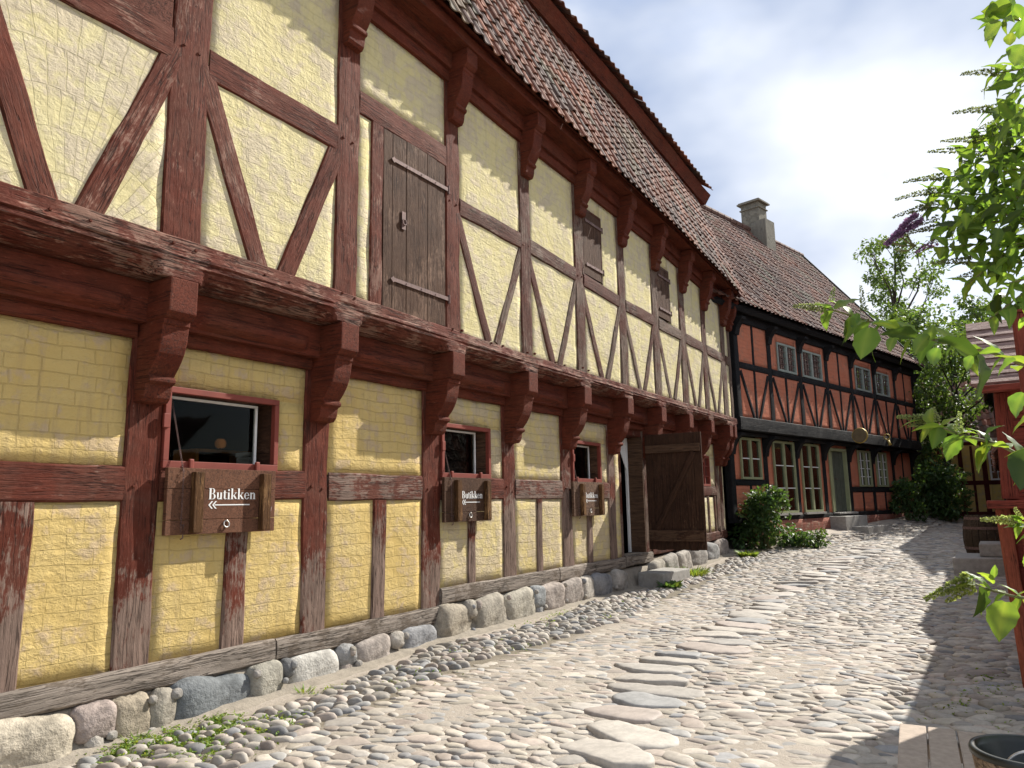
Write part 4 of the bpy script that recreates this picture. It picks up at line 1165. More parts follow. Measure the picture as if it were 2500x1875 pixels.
# upper storey
rbeam('upper_sill', 0.0, 3.45, 13.02, 3.45, .32, U0 + .06)
rbeam('jetty_board', 0.0, 3.24, 13.0, 3.24, .10, .2)
rbeam('wall_plate', 0.0, 6.14, 13.02, 6.14, .32, U0 + .05)
rbeam('eave_board', 0.0, 6.28, 13.1, 6.28, .14, U0 + .26, d=.5)
UWIN = {1: (2.26, 3.36), 2: (3.74, 5.03), 4: (7.52, 8.80), 5: (9.22, 10.46)}
def small_window(s0, s1, z0, z1, off, cols, rows, frame='olive', mull=True, curtain=False, bars='olive', leaded=False):
    f = MB(); w = .055
    f.box(off - .08, off, s0, s1, z1 - w, z1); f.box(off - .08, off, s0, s1, z0, z0 + w)
    f.box(off - .08, off, s0, s0 + w, z0 + w, z1 - w); f.box(off - .08, off, s1 - w, s1, z0 + w, z1 - w)
    c = (s0 + s1) / 2
    if mull: f.box(off - .08, off - .003, c - .045, c + .045, z0 + w, z1 - w)
    win = f.build('window', M[frame], red, RW)
    g = MB(); g.box(off - .05, off - .046, s0 + w, s1 - w, z0 + w, z1 - w); g.build('pane', M['glass3' if leaded else 'glass2'], win, RW)
    t = .012 if not leaded else .006
    for h0, h1 in (((s0 + w, c - .045), (c + .045, s1 - w)) if mull else ((s0 + w, s1 - w),)):
        b = MB()
        for k in range(1, cols): b.box(off - .06, off - .03, h0 + (h1 - h0) * k / cols - t, h0 + (h1 - h0) * k / cols + t, z0 + w, z1 - w)
        if cols == 1:
            for k in range(1, rows):
                q = MB(); q.box(off - .061, off - .029, h0, h1, z0 + w + (z1 - z0 - 2 * w) * k / rows - t, z0 + w + (z1 - z0 - 2 * w) * k / rows + t); q.build('glazing_bar', M[bars], win, RW)
            continue
        for k in range(1, rows): b.box(off - .061, off - .029, h0, h1, z0 + w + (z1 - z0 - 2 * w) * k / rows - t, z0 + w + (z1 - z0 - 2 * w) * k / rows + t)
        if b.v and cols > 1: b.build('glazing_bar', M['iron' if leaded else bars], win, RW)
    if curtain:
        cc = MB()
        for k in range(14):
            a = s0 + w + (s1 - s0 - 2 * w) * k / 14
            if k in (5, 6, 8): continue
            cc.add([(off - .13 + .02 * (k % 2), a, z0 + w), (off - .13 + .02 * ((k + 1) % 2), a + (s1 - s0 - 2 * w) / 14, z0 + w), (off - .13 + .02 * ((k + 1) % 2), a + (s1 - s0 - 2 * w) / 14, z1 - w), (off - .13 + .02 * (k % 2), a, z1 - w)], [(0, 1, 2, 3)])
        cc.build('curtain', M['curtain2'], win, RW)
    return win
M['glass2'] = glassmat('old_window_glass', (0.6, 0.65, 0.62), 0.2, 0.05)
M['glass3'] = glassmat('leaded_window_glass', (0.6, 0.65, 0.62), 0.36, 0.06)
M['curtain2'] = simple('dim_curtain', (0.50, 0.46, 0.40), 0.9, 0.2, 5, 0.3, 0.01)
for i, (a, b) in enumerate(zip(RP, RP[1:])):
    a, b = a + .1, b - .1
    c = (a + b) / 2
    rbeam('rail', a, 4.90, b, 4.90, .16, U0 + .022)
    if i in UWIN:
        s0, s1 = UWIN[i]
        rpanel([(a - .02, s0, 4.95, 6.0), (s1, b + .02, 4.95, 6.0), (s0, s1, 5.76, 6.0)], U0)
        small_window(s0, s1, 4.985, 5.76, U0 + .03, 3, 4, frame='bluegrey', leaded=True)
    else:
        rpanel([(a - .02, b + .02, 4.95, 6.0)], U0)
        rbeam('stud', c, 4.98, c, 6.0, .1, U0 + .018)
    rpanel([(a - .02, b + .02, 3.58, 4.85)], U0)
    rbeam('stud', c, 3.6, c, 4.83, .11, U0 + .018)
    rbeam('brace', c - .14, 3.6, a + .04, 4.76, .11, U0 + .024)
    rbeam('brace', c + .14, 3.6, b - .04, 4.76, .11, U0 + .024)
# lower storey
rbeam('sill_beam', 0.0, 1.15, 13.0, 1.15, .14, L0 + .03)
def lower_bay(i, a, b):
    c = (a + b) / 2
    if i == 0:
        rbeam('rail', a, 2.05, b, 2.05, .15, L0 + .022)
        rpanel([(a - .02, .50, 2.1, 3.22), (1.53, b + .02, 2.1, 3.22)], L0); rpanel([(a - .02, b + .02, 1.2, 2.0)], L0)
        rbeam('stud', c, 1.2, c, 2.0, .1, L0 + .018)
        small_window(.50, 1.53, 2.13, 3.16, L0 + .045, 1, 2, bars='white', curtain=True)
    elif i in (1, 2):
        s0, s1 = ((2.22, 3.45), (3.86, 5.02))[i - 1]
        rpanel([(a - .02, s0, 1.2, 3.22), (s1, b + .02, 1.2, 3.22)], L0)
        w = small_window(s0, s1, 1.27, 3.16, L0 + .045, 1, 3, bars='white', curtain=True)
        mb = MB(); mb.box(0, .10, s0 - .06, s1 + .06, 1.21, 1.265); mb.build('sill', M['step'], w, RW)
    elif i == 3:
        rpanel([(a - .02, 5.72, 1.2, 3.22), (7.0, b + .02, 1.2, 3.22), (5.72, 7.0, 3.11, 3.22)], L0)
        f = MB(); f.box(-.12, .04, 5.72, 5.80, 1.24, 3.11); f.box(-.12, .04, 6.92, 7.0, 1.24, 3.11); f.box(-.12, .04, 5.8, 6.92, 3.03, 3.11)
        f.build('door_frame', M['olive'], red, RW, bevel=.005)
        d = MB()
        for k in range(5): d.box(-.10, -.06 + .004 * (k % 2), 6.12 + .16 * k + .003, 6.12 + .16 * (k + 1) - .003, 1.25, 3.02)
        dd = d.build('door', M['doorgreen'], red, RW, bevel=.004)
        l = MB(); l.box(-.09, -.05, 5.81, 6.11, 1.25, 3.02); l.build('side_leaf', M['olive'], dd, RW, bevel=.004)
        l = MB(); l.tube([(-.05, 6.2, 2.2), (-.01, 6.2, 2.2), (-.01, 6.3, 2.2)], .012); l.build('handle', M['iron'], dd, RW)
        t = MB(); t.box(-.05, .22, 5.7, 7.05, 1.17, 1.225); t.build('threshold', M['step'], red, RW, bevel=.01)
    elif i in (4, 5):
        s0, s1 = ((7.92, 8.94), (9.42, 10.36))[i - 4]
        rbeam('rail', a, 1.89, b, 1.89, .16, L0 + .022)
        rpanel([(a - .02, s0, 1.95, 3.22), (s1, b + .02, 1.95, 3.22)], L0); rpanel([(a - .02, b + .02, 1.2, 1.85)], L0)
        rbeam('stud', c, 1.2, c, 1.83, .12, L0 + .018)
        small_window(s0, s1, 1.985, 3.12, L0 + .045, 2, 4, bars='white', curtain=True)
    else:
        rbeam('rail', a, 2.04, b, 2.04, .15, L0 + .022)
        rpanel([(a - .02, b + .02, 2.08, 3.22)], L0); rpanel([(a - .02, b + .02, 1.2, 2.0)], L0)
        rbeam('stud', c, 1.2, c, 3.22, .11, L0 + .018)
for i, (a, b) in enumerate(zip(RP, RP[1:])): lower_bay(i, a + .11, b - .11)
panel('brick_plinth', [(.9, 13.0, .4, 1.09)], .06, .3, M['brick'], red, (RO[0], RO[1], 0), RU, RN, .006)
mb = MB(); mb.box(-7.0, -.9, .02, 12.95, .4, 6.1); mb.build('rear_wall', M['dark'], red, RW)
mb = MB(); mb.box(-.88, -.11, 12.83, 12.98, 1.0, 3.2); mb.box(-.88, .2, 12.83, 12.98, 3.3, 6.1); mb.build('gable_wall', M['redwall'], red, RW)
mb = MB(); mb.box(-.88, .18, .05, 12.8, 3.3, 3.5); mb.build('ceiling', M['dark'], red, RW)
# roof
RR = math.radians(52); EZ = 6.31; EO = .62
RPAL = np.array([(.15, .078, .058), (.17, .08, .056), (.13, .078, .064), (.185, .09, .062), (.12, .076, .066)])
def rroof(u, v):
    s = -3.0 + u * .222; d = v * .30
    sag = -.10 * math.sin(math.pi * min(1, max(0, (s + 3) / 16.2))) * d / 6.8
    k = .12 * max(0, 1 - d / 1.2) ** 2         # slight kick at the eave
    p = RW @ V((EO - d * math.cos(RR) + k * .3, s, EZ + d * math.sin(RR) + k * .25 + sag))
    return p, V((NX * math.sin(RR), NY * math.sin(RR), math.cos(RR)))
NROW = 23
roof_r = pantiles('roof', rroof, int(16.4 / .222), NROW, red, RPAL, amp=.034)
rx, rz_ = EO - 6.85 * math.cos(RR), EZ + 6.85 * math.sin(RR)
bd = MB(); bd.prism([(EO - .03, EZ - .05), (rx, rz_ - .05), (rx - (EO - rx), EZ - .05), (rx - (EO - rx), EZ - .15), (rx, rz_ - .2), (EO - .1, EZ - .14)], -2.95, 13.28, 'y')
bd.build('roof_boarding', M['black'], roof_r, RW)
vb = MB()
for k in range(24):
    d0, d1 = 6.9 * k / 24, 6.9 * (k + 1) / 24
    vb.obox(RW @ Matrix.Translation((EO - (d0 + d1) / 2 * math.cos(RR), 13.36, EZ + (d0 + d1) / 2 * math.sin(RR) + .05)) @ Matrix.Rotation(RR, 4, 'Y'), .30, .10, .09)
vb.build('verge_board', M['black'], roof_r)
rt = MB()
for k in range(38):
    s = -2.9 + k * .43
    rt.tube([rp(rx, s, rz_ - .02), rp(rx, s + .44, rz_ + .0)], [.13, .115], 10)
rt.build('ridge_tile', M['ridge'] if 'ridge' in M else simple('ridge_clay', (.13, .075, .06)), roof_r)
ch = MB(); ch.box(-.55, .55, -.5, .5, -1.2, 1.0); ch.box(-.62, .62, -.57, .57, 1.0, 1.06); ch.box(-.55, .55, -.5, .5, 1.06, 1.32); ch.box(-.72, .72, -.67, .67, 1.32, 1.40); ch.box(-.66, .66, -.61, .61, 1.40, 1.46)
ch.box(-.55, .95, -.56, .56, -1.6, .28)
chm = ch.build('chimney', M['chim'], roof_r, RW @ Matrix.Translation((rx + .10, 9.25, rz_ + .05)) @ Matrix.Diagonal((.64, .64, .72, 1)), bevel=.01)
# red house steps
def red_step(s0, s1, o0, o1, z0, z1, label):
    mb = MB(); mb.box(0, o1 - o0, 0, s1 - s0, 0, z1 - z0)
    return tag(mb.build('stone_step', M['step'], None, RW @ Matrix.Translation((o0, s0, z0)), bevel=.015), label, 'stone step')
red_step(5.35, 6.95, .0, .5, .55, 1.12, 'upper stone step against the door of the red house')
red_step(5.75, 7.25, .5, .95, .45, .82, 'lower stone step in front of the upper step of the red house')

# guild signs hanging on wrought iron from the red house
def guild_sign():
    S0 = 5.05
    t = thing('guild_sign', 'round dark gilt-rimmed sign hanging from a wrought iron scroll on the red house', 'sign', tuple(rp(.36, S0, 3.7)), RA)
    W = WM[t.name]
    b = MB()
    b.tube([W @ V(p) for p in [(0, 0, .05), (.35, 0, .10), (.6, 0, -.02), (.8, 0, -.04), (1.05, 0, .02), (1.15, 0, -.02)]], .018, 6)
    b.tube([W @ V(p) for p in [(0, 0, -.22), (.2, 0, -.16), (.35, 0, -.02), (.45, 0, .06)]], .014, 6)
    b.torus(W @ Matrix.Translation((.22, 0, -.06)) @ Matrix.Rotation(math.pi / 2, 4, 'X'), .075, .012, 14, 5)
    b.torus(W @ Matrix.Translation((.5, 0, -.05)) @ Matrix.Rotation(math.pi / 2, 4, 'X'), .055, .012, 14, 5)
    b.torus(W @ Matrix.Translation((1.12, 0, .02)) @ Matrix.Rotation(math.pi / 2, 4, 'X'), .04, .012, 14, 5)
    b.tube([W @ V((.85, 0, -.03)), W @ V((.85, 0, -.16))], .01, 6)
    b.build('bracket_iron', M['iron'], t, smooth=True)
    R = W @ Matrix.Translation((.85, 0, -.36)) @ Matrix.Rotation(math.pi / 2, 4, 'X') @ Matrix.Rotation(math.radians(0), 4, 'Y')
    d = MB(); d.lathe(R, [(0, .05), (.18, .05), (.19, .04), (.19, -.04), (.18, -.05), (0, -.05)], 32); d.build('disc', M['signface'], t, Matrix.Identity(4))
    r = MB(); r.torus(R @ Matrix.Diagonal((1, 1, 2.4, 1)), .20, .016, 32, 8); r.build('rim', M['gold'], t, Matrix.Identity(4), smooth=True)
    t2 = thing('baker_sign', 'small gilded ring and horn sign hanging on the red house front', 'sign', tuple(rp(.36, 8.7, 3.62)), RA)
    W = WM[t2.name]
    b = MB(); b.tube([W @ V(p) for p in [(0, 0, .1), (.3, 0, .12), (.32, 0, .05)]], .012, 6); b.build('bracket_iron', M['iron'], t2)
    g = MB(); g.torus(W @ Matrix.Translation((.32, 0, -.09)) @ Matrix.Rotation(math.pi / 2, 4, 'X') @ Matrix.Rotation(.5, 4, 'Y'), .085, .017, 20, 8); g.tube([W @ V((.34, 0, -.18)), W @ V((.37, 0, -.28)), W @ V((.40, 0, -.36))], [.03, .04, .055], 8)
    g.build('gilt_ring', M['gold'], t2, Matrix.Identity(4), smooth=True)
guild_sign()

# =================================================================== FAR YELLOW HOUSE
FO = V((2.35, 32.9, 0)); FA = math.atan2(.10, 1)
far = thing('far_house', 'low yellow half-timbered house with dark red beams closing the end of the street', 'house', tuple(FO), FA)
FW = WM[far.name]; FU = V((math.cos(FA), math.sin(FA), 0)); FN = V((math.sin(FA), -math.cos(FA), 0))
def fp(a, o, z): return FO + FU * a + FN * o + V((0, 0, z))
def fbeam(name, a0, z0, a1, z1, w, o=.02): return beam(name, fp(a0, o, z0), fp(a1, o, z1), w, .15, FN, M['beam_fh'], far, .004, seg=6)
M['beam_fh'] = wood('dark_red_timber', (.10, .022, .018), (.10, .03, .025), .2, bump=.4)
FPOST = [(-.1, .25), (.75, .27), (2.14, .15), (2.9, .17), (4.1, .2), (5.6, .2), (7.2, .2)]
for a, w in FPOST: fbeam('post', a, .9, a, 3.55, w)
for (a, _), (b, _) in zip(FPOST, FPOST[1:]):
    fbeam('rail', a + .08, 2.12, b - .08, 2.12, .16)
    if b == 4.1:
        panel('infill_panel', [(a, 3.05, .9, 3.55), (3.55, b, .9, 3.55), (3.05, 3.55, .9, 2.2), (3.05, 3.55, 3.3, 3.55)], 0, .1, M['yel_far'], far, FO, FU, FN)
    else:
        panel('infill_panel', [(a, b, .9, 3.55)], 0, .1, M['yel_far'], far, FO, FU, FN)
    c = (a + b) / 2; fbeam('stud', c, .95, c, 3.5, .09, .016)
fbeam('sill_beam', -.2, .95, 7.3, .95, .2, .05); fbeam('wall_plate', -.2, 3.62, 7.3, 3.62, .16, .06)
w = MB(); w.box(3.05, 3.55, -.05, .04, 2.2, 2.26); w.box(3.05, 3.55, -.05, .04, 3.24, 3.3); w.box(3.05, 3.11, -.05, .04, 2.26, 3.24); w.box(3.49, 3.55, -.05, .04, 2.26, 3.24)
for k in range(1, 4): w.box(3.11, 3.49, -.01, .02, 2.26 + .245 * k - .012, 2.26 + .245 * k + .012)
w.box(3.29, 3.31, -.012, .022, 2.26, 3.24)
w.v = [(x, -y, z) for x, y, z in w.v]
fw = w.build('window', M['white'], far, FW)
w = MB(); w.box(3.11, 3.49, .02, .024, 2.26, 3.24); w.build('pane', M['glass2'], fw, FW)
def froof(u, v):
    a = -.3 + u * .3; d = v * .34; r = math.radians(48)
    return fp(a, .35 - d * math.cos(r), 3.75 + d * math.sin(r)), V((FN.x * math.sin(r), FN.y * math.sin(r), math.cos(r)))
pantiles('roof', froof, 26, 10, far, TPAL)
w = MB(); w.prism([(-.3, 3.7), (2.6, 6.4), (5.4, 3.7)], -.25, 7.4, 'x'); w.build('roof_boarding', M['beam_fh'], far, FW)
w = MB(); w.box(-.3, 7.5, -.47, -.36, 3.64, 3.74); w.build('gutter', M['white'], far, FW)
w = MB(); w.box(-.2, 7.3, .12, 4.8, .6, 3.6); w.build('rear_wall', M['yel_far'], far, FW)

# =================================================================== RIGHT SIDE OF THE STREET
shed = thing('board_shed', 'brick-red boarded shed with grey plank roof at right edge behind the butterfly bush', 'shed', (5.57, 7.2, 0))
beam('corner_post', (5.61, 7.16, .0), (5.56, 7.16, 1.50), .10, .12, (0, -1, 0), M['shedpost'], shed, .003)
beam('corner_post', (5.625, 7.15, 1.58), (5.655, 7.15, 2.42), .12, .12, (0, -1, 0), M['shedboard'], shed, .003)
mb = MB(); mb.box(5.46, 5.72, 7.02, 7.2, 1.505, 1.57); mb.build('ledge', M['shedboard'], shed, Matrix.Identity(4), bevel=.01)
fb = MB(); z = .0
while z < 2.45:
    fb.box(5.665, 8.2, 7.15 + .012, 7.2, z + .004, min(z + .19, 2.46)); z += .195
fb.build('front_boarding', M['shedboard'], shed, Matrix.Identity(4), bevel=.004)
mb = MB(); mb.box(5.60, 8.2, 7.21, 7.75, .0, 2.46); mb.box(5.98, 8.2, 7.751, 11.9, .0, 2.5); mb.build('body_wall', M['shedboard'], shed, Matrix.Identity(4))
rf = MB()
for k in range(8):
    y, z = 7.0 + .105 * k, 2.50 + .082 * k
    rf.obox(Matrix.Translation((6.95, y + .06, z + .03)) @ Matrix.Rotation(math.radians(33), 4, 'X'), 3.0, .17, .03)
rfo = rf.build('plank_roof', M['greyboard'], shed, Matrix.Identity(4), bevel=.003)
mb = MB(); mb.box(5.50, 8.3, 6.93, 7.06, 2.42, 2.47); mb.build('eave_board', M['shedboard'], shed, Matrix.Identity(4), bevel=.006)
mb = MB(); mb.box(5.96, 8.3, 7.9, 12.0, 2.51, 2.6); mb.build('rear_roof', M['greyboard'], shed, Matrix.Identity(4))
po = thing('board_screen', 'dark red-brown boarded screen at the right edge just in front of the shed', 'screen', (5.76, 5.9, 0))
beam('post', (5.80, 5.885, .0), (5.80, 5.885, 2.80), .12, .10, (0, -1, 0), M['shedboard'], po, .003)
sb_ = MB(); z = .08
while z < 2.72:
    sb_.box(5.862, 7.6, 5.90, 5.93, z + .003, z + .20); z += .206
sb_.build('boarding', M['shedboard'], po, Matrix.Identity(4), bevel=.004)
mb = MB(); mb.box(5.72, 7.65, 5.86, 5.99, 2.803, 2.85); mb.build('cap', M['shedboard'], po, Matrix.Identity(4), bevel=.01)

def plain_house(name, label, x0, x1, y0, y1, zg, ze, ridge):
    h = thing(name, label, 'house', (x0, y0, zg))
    mb = MB(); mb.box(x0, x1, y0, y1, zg - .2, ze); mb.build('wall', M['redwall'], h, Matrix.Identity(4))
    n = int((y1 - y0) / 1.6)
    for k in range(n + 1):
        y = y0 + .12 + (y1 - y0 - .24) * k / n
        beam('post', (x0 - .02, y, zg), (x0 - .02, y, ze - .02), .2, .1, (-1, 0, 0), M['black'], h, .004, seg=5)
    beam('wall_plate', (x0 - .03, y0, ze - .1), (x0 - .03, y1, ze - .1), .2, .1, (-1, 0, 0), M['black'], h, .003, seg=8)
    def fr(u, v):
        y = y0 - .2 + u * .3; d = v * .34
        sl = math.atan2(ridge - ze, (x1 - x0) / 2)
        return V((x0 - .22 + d * math.cos(sl), y, ze - .05 + d * math.sin(sl))), V((-math.sin(sl), 0, math.cos(sl)))
    nr = int(math.hypot((x1 - x0) / 2 + .2, ridge - ze) / .34)
    rr = pantiles('roof', fr, int((y1 - y0 + .4) / .3), nr, h, TPAL)
    mb = MB(); mb.prism([(x0 - .15, ze - .06), ((x0 + x1) / 2, ridge), (x1 + .15, ze - .06)], y0 - .1, y1 + .1, 'y'); mb.build('roof_boarding', M['black'], rr, Matrix.Identity(4))
plain_house('cottage', 'low red cottage with black posts beside the stone steps on the right', 5.80, 10.5, 12.5, 23.2, .3, 2.25, 5.6)
plain_house('townhouse', 'taller red house with black posts beyond the cottage on the right', 5.75, 11.5, 24.6, 33, .6, 5.0, 9.0)
step_block('stone_step', [(4.78, 15.0), (5.65, 15.05), (5.65, 16.4), (4.80, 16.4)], .2, .58, 'lower dark stone step with sunlit top at right edge by the cask')
step_block('stone_step', [(5.18, 15.35), (5.66, 15.35), (5.66, 16.38), (5.18, 16.38)], .585, .80, 'upper dark stone step nearest the shed post')

def cask():
    t = thing('wooden_cask', 'large dark wooden cask standing beside the stone steps', 'cask', (5.36, 17.3, gz(5.36, 17.3) - .02))
    W = WM[t.name]; H = .86
    n = 22
    m = MB()
    for k in range(n):
        a0, a1 = 2 * math.pi * k / n + .012, 2 * math.pi * (k + 1) / n - .012
        vs = []
        for j in range(11):
            z = H * j / 10; r = .40 + .075 * math.sin(math.pi * j / 10)
            for a, q in ((a0, 0), ((a0 + a1) / 2, .004), (a1, 0)): vs.append((math.cos(a) * (r + q), math.sin(a) * (r + q), z))
            for a in (a1, a0): vs.append((math.cos(a) * (r - .03), math.sin(a) * (r - .03), z))
        m.add(vs, [(j * 5 + i, j * 5 + (i + 1) % 5, (j + 1) * 5 + (i + 1) % 5, (j + 1) * 5 + i) for j in range(10) for i in range(5)] + [(0, 1, 2, 3, 4), (54, 53, 52, 51, 50)])
    m.build('staves', M['cask'], t, W)
    for z in (.06, .24, .62, .80):
        r = .40 + .075 * math.sin(math.pi * z / H) + .006
        h = MB(); h.lathe(Matrix.Identity(4), [(r - .004, z - .025), (r + .003, z - .025), (r + .005, z + .025), (r - .004, z + .025)], 40); h.build('hoop', M['iron'], t, W)
    h = MB(); h.lathe(Matrix.Identity(4), [(0, H - .05), (.385, H - .05)], 30); h.build('head', M['cask'], t, W)
cask()

def bench():
    ang = math.radians(4.9)
    t = thing('plank_bench', 'weathered plank bench top in shade at the bottom right corner', 'bench', (4.99, 4.50, gz(5, 4.2)), ang)
    W = WM[t.name]; zt = .45 - gz(5, 4.2)
    for k in range(6):
        p = MB(); a = k * .128
        p.box(a + .004, a + .124, -2.1, .02 - .012 * k, zt - .035, zt + .001 * (k % 2)); p.build('plank', M['bench'], t, W, bevel=.006)
    for (x, y) in ((.06, -.12), (.68, -.12), (.06, -1.9), (.68, -1.9)):
        p = MB(); p.box(x - .035, x + .035, y - .035, y + .035, 0, zt - .036); p.build('leg', M['bench'], t, W, bevel=.005)
    p = MB(); p.box(.04, .72, -.16, -.08, zt - .11, zt - .037); p.box(.04, .72, -1.94, -1.86, zt - .11, zt - .037); p.build('apron', M['bench'], t, W, bevel=.004)
bench()
def tub():
    c = (5.545, 3.42, .452); H = .23; r0, r1 = .155, .185
    t = thing('wooden_tub', 'small round wooden tub with black lining standing on the plank bench', 'tub', c)
    W = WM[t.name]
    m = MB(); n = 20
    for k in range(n):
        a0, a1 = 2 * math.pi * k / n + .01, 2 * math.pi * (k + 1) / n - .01
        vs = [(math.cos(a) * (r + q), math.sin(a) * (r + q), z) for r, z in ((r0, 0), (r1, H)) for a, q in ((a0, 0), ((a0 + a1) / 2, .003), (a1, 0), (a1, -.015), (a0, -.015))]
        m.add(vs, [(i, (i + 1) % 5, 5 + (i + 1) % 5, 5 + i) for i in range(5)] + [(4, 3, 2, 1, 0), (5, 6, 7, 8, 9)])
    m.build('staves', M['tubwood'], t, W)
    m = MB(); m.lathe(Matrix.Identity(4), [(0, .03), (r0 - .02, .03), (r1 - .022, H - .01), (r1 - .012, H + .012), (r1 + .004, H + .013), (r1 + .010, H + .002), (r1 + .006, H - .012)], 40); m.build('lining', M['tubdark'], t, W, smooth=True)
    m = MB(); m.lathe(Matrix.Identity(4), [(r0 + .012, .06), (r0 + .018, .062), (r0 + .022, .088), (r0 + .015, .09)], 40); m.build('hoop', M['iron'], t, W)
    j = thing('blue_jug', 'dark blue glazed jug lying inside the tub', 'jug', (5.56, 3.38, .50))
    m = MB(); R = Matrix.Translation((5.58, 3.36, .565)) @ Matrix.Rotation(math.radians(65), 4, 'Y')
    m.lathe(R, [(0, -.11), (.055, -.11), (.075, -.06), (.08, 0), (.06, .06), (.035, .09), (.04, .115), (.0, .115)], 20); m.build('jug_body', M['bluewater'], j, Matrix.Identity(4), smooth=True)
    m = MB(); m.torus(Matrix.Translation((5.55, 3.32, .62)) @ Matrix.Rotation(math.radians(80), 4, 'X'), .09, .006, 18, 6, .2, 2.9); m.build('wire_handle', M['steel'], j, Matrix.Identity(4), smooth=True)
tub()

# =================================================================== PLANTS
def leaf_shape(L, Wd, droop, fold, n=6, serr=0.0):
    """leaf along +X with a mid-rib fold; returns verts, quads(as index lists)"""
    vs = []
    for i in range(n + 1):
        t = i / n
        w = Wd * .95 * (math.sin(math.pi * min(1, (t * .96 + .03) ** .82)) ** .9) * (1 - .35 * t) * 1.15
        if n > 8: w *= 1 + .05 * math.sin(i * 2.1)
        if i == n: w = Wd * .02
        x = L * t * math.cos(droop * t * .5); z = -L * .5 * droop * t * t
        e1, e2 = (.10 * w * math.sin(i * 1.7), .12 * w * math.cos(i * 1.3)) if n > 8 else (0, 0)
        y0 = .06 * L * math.sin(t * 2.6) * (1 if n > 4 else 0)
        vs += [(x - .02 * L, y0 - w, z + fold * w + e1), (x - .01 * L, y0 - w * .5, z + fold * w * .35 + .10 * w), (x, y0, z), (x - .01 * L, y0 + w * .5, z + fold * w * .35 + .10 * w), (x - .02 * L, y0 + w, z + fold * w + e2)]
    q = [(i * 5 + k, i * 5 + k + 1, (i + 1) * 5 + k + 1, (i + 1) * 5 + k) for i in range(n) for k in range(4)]
    return np.array(vs), np.array(q)
def frame(dirv, up=V((0, 0, 1)), roll=0.0):
    d = V(dirv).normalized(); s = up.cross(d)
    if s.length < .05: s = V((1, 0, 0)).cross(d)
    s.normalize(); u = d.cross(s)
    c, sn = math.cos(roll), math.sin(roll)
    s2 = s * c + u * sn; u2 = u * c - s * sn
    return np.array([d, s2, u2]).T
class Leaves:
    def __init__(s): s.v = []; s.q = []; s.c = []; s.n = 0
    def add(s, vq, R, p, col):
        v, q = vq
        s.v.append(v @ R.T + np.array(p)); s.q.append(q + s.n); s.n += len(v)
        c = np.tile(np.array([*col, 1.0]), (len(v), 1))
        if len(v) % 5 == 0: c[2::5, :3] *= (1.5, 1.3, 1.3)
        s.c.append(c)
    def build(s, name, mat, parent=None, smooth=True):
        me = fast_mesh(name, np.concatenate(s.v), np.concatenate(s.q), M[mat], smooth, np.concatenate(s.c))
        return obj(name, me, parent, Matrix.Identity(4))
def rgreen(lo=.65, hi=1.35, yel_=0.0):
    k = RNG.uniform(lo, hi); y = RNG.uniform(0, yel_)
    return (k * (1 + y), k, k * (1 - .5 * y))

# --- camera (needed here: nothing is placed in camera space, only aimed)
EYE = V((5.54, 0, 1.6))
CAMR = Matrix(((0.8404153959, 0.1016585851, -0.5323227351), (0.5416515511, -0.1253653885, 0.8312022116), (-0.0177639943, 0.9868885709, 0.1604229325)))
def at(px, py, d):
    """a point of the bush, given where its twig is seen in the photograph and how far away it hangs"""
    c = V((px - 1250, -(py - 937.5), 1820))
    return EYE + (CAMR @ c) * (d / 1820)

def flower_spike(lv, p0, p1, r, col, n=90, wild=0.4):
    """tapering cone of small buds"""
    p0, p1 = V(p0), V(p1); ax = p1 - p0; L = ax.length; ax.normalize()
    s = ax.cross(V((0, 0, 1))); s.normalize(); u = s.cross(ax)
    bud = leaf_shape(1, .45, .3, .3, 2)
    n = int(n * 2.2); r *= 1.05
    for i in range(n):
        t = (i + RNG.uniform(0, 1)) / n
        a = RNG.uniform(0, 6.28); rr = r * (1 - t * .9) * RNG.uniform(.5, 1.1)
        d = (s * math.cos(a) + u * math.sin(a))
        pos = p0 + ax * L * t + d * rr * .5 + V((0, 0, -.10 * L * t * t))
        k = r * RNG.uniform(.4, .8) * (1 - .5 * t)
        k2 = RNG.uniform(.6, 1.4)
        lv.add((bud[0] * k, bud[1]), frame(d + ax * .5, roll=RNG.uniform(0, 6)), pos, (col[0] * k2, col[1] * k2, col[2] * k2))

def clump_leaves(lv, c, r, n, L, Wd, lo=.6, hi=1.35, yl=.25, shell=.55, up=.2, seg=2):
    """leaves filling an ellipsoidal clump, denser at its surface"""
    sh = leaf_shape(1, Wd, .5, .3, seg)
    for _ in range(n):
        d = V(RNG.normal(0, 1, 3)).normalized()
        rad = RNG.uniform(shell, 1) ** .6
        p = (c[0] + d.x * r[0] * rad, c[1] + d.y * r[1] * rad, c[2] + d.z * r[2] * rad)
        dd = d * .6 + V(RNG.normal(0, .6, 3)) + V((0, 0, up - .4))
        k = L * RNG.uniform(.6, 1.3)
        lv.add((sh[0] * k, sh[1]), frame(dd, roll=RNG.uniform(-1.2, 1.2)), p, rgreen(lo, hi, yl))

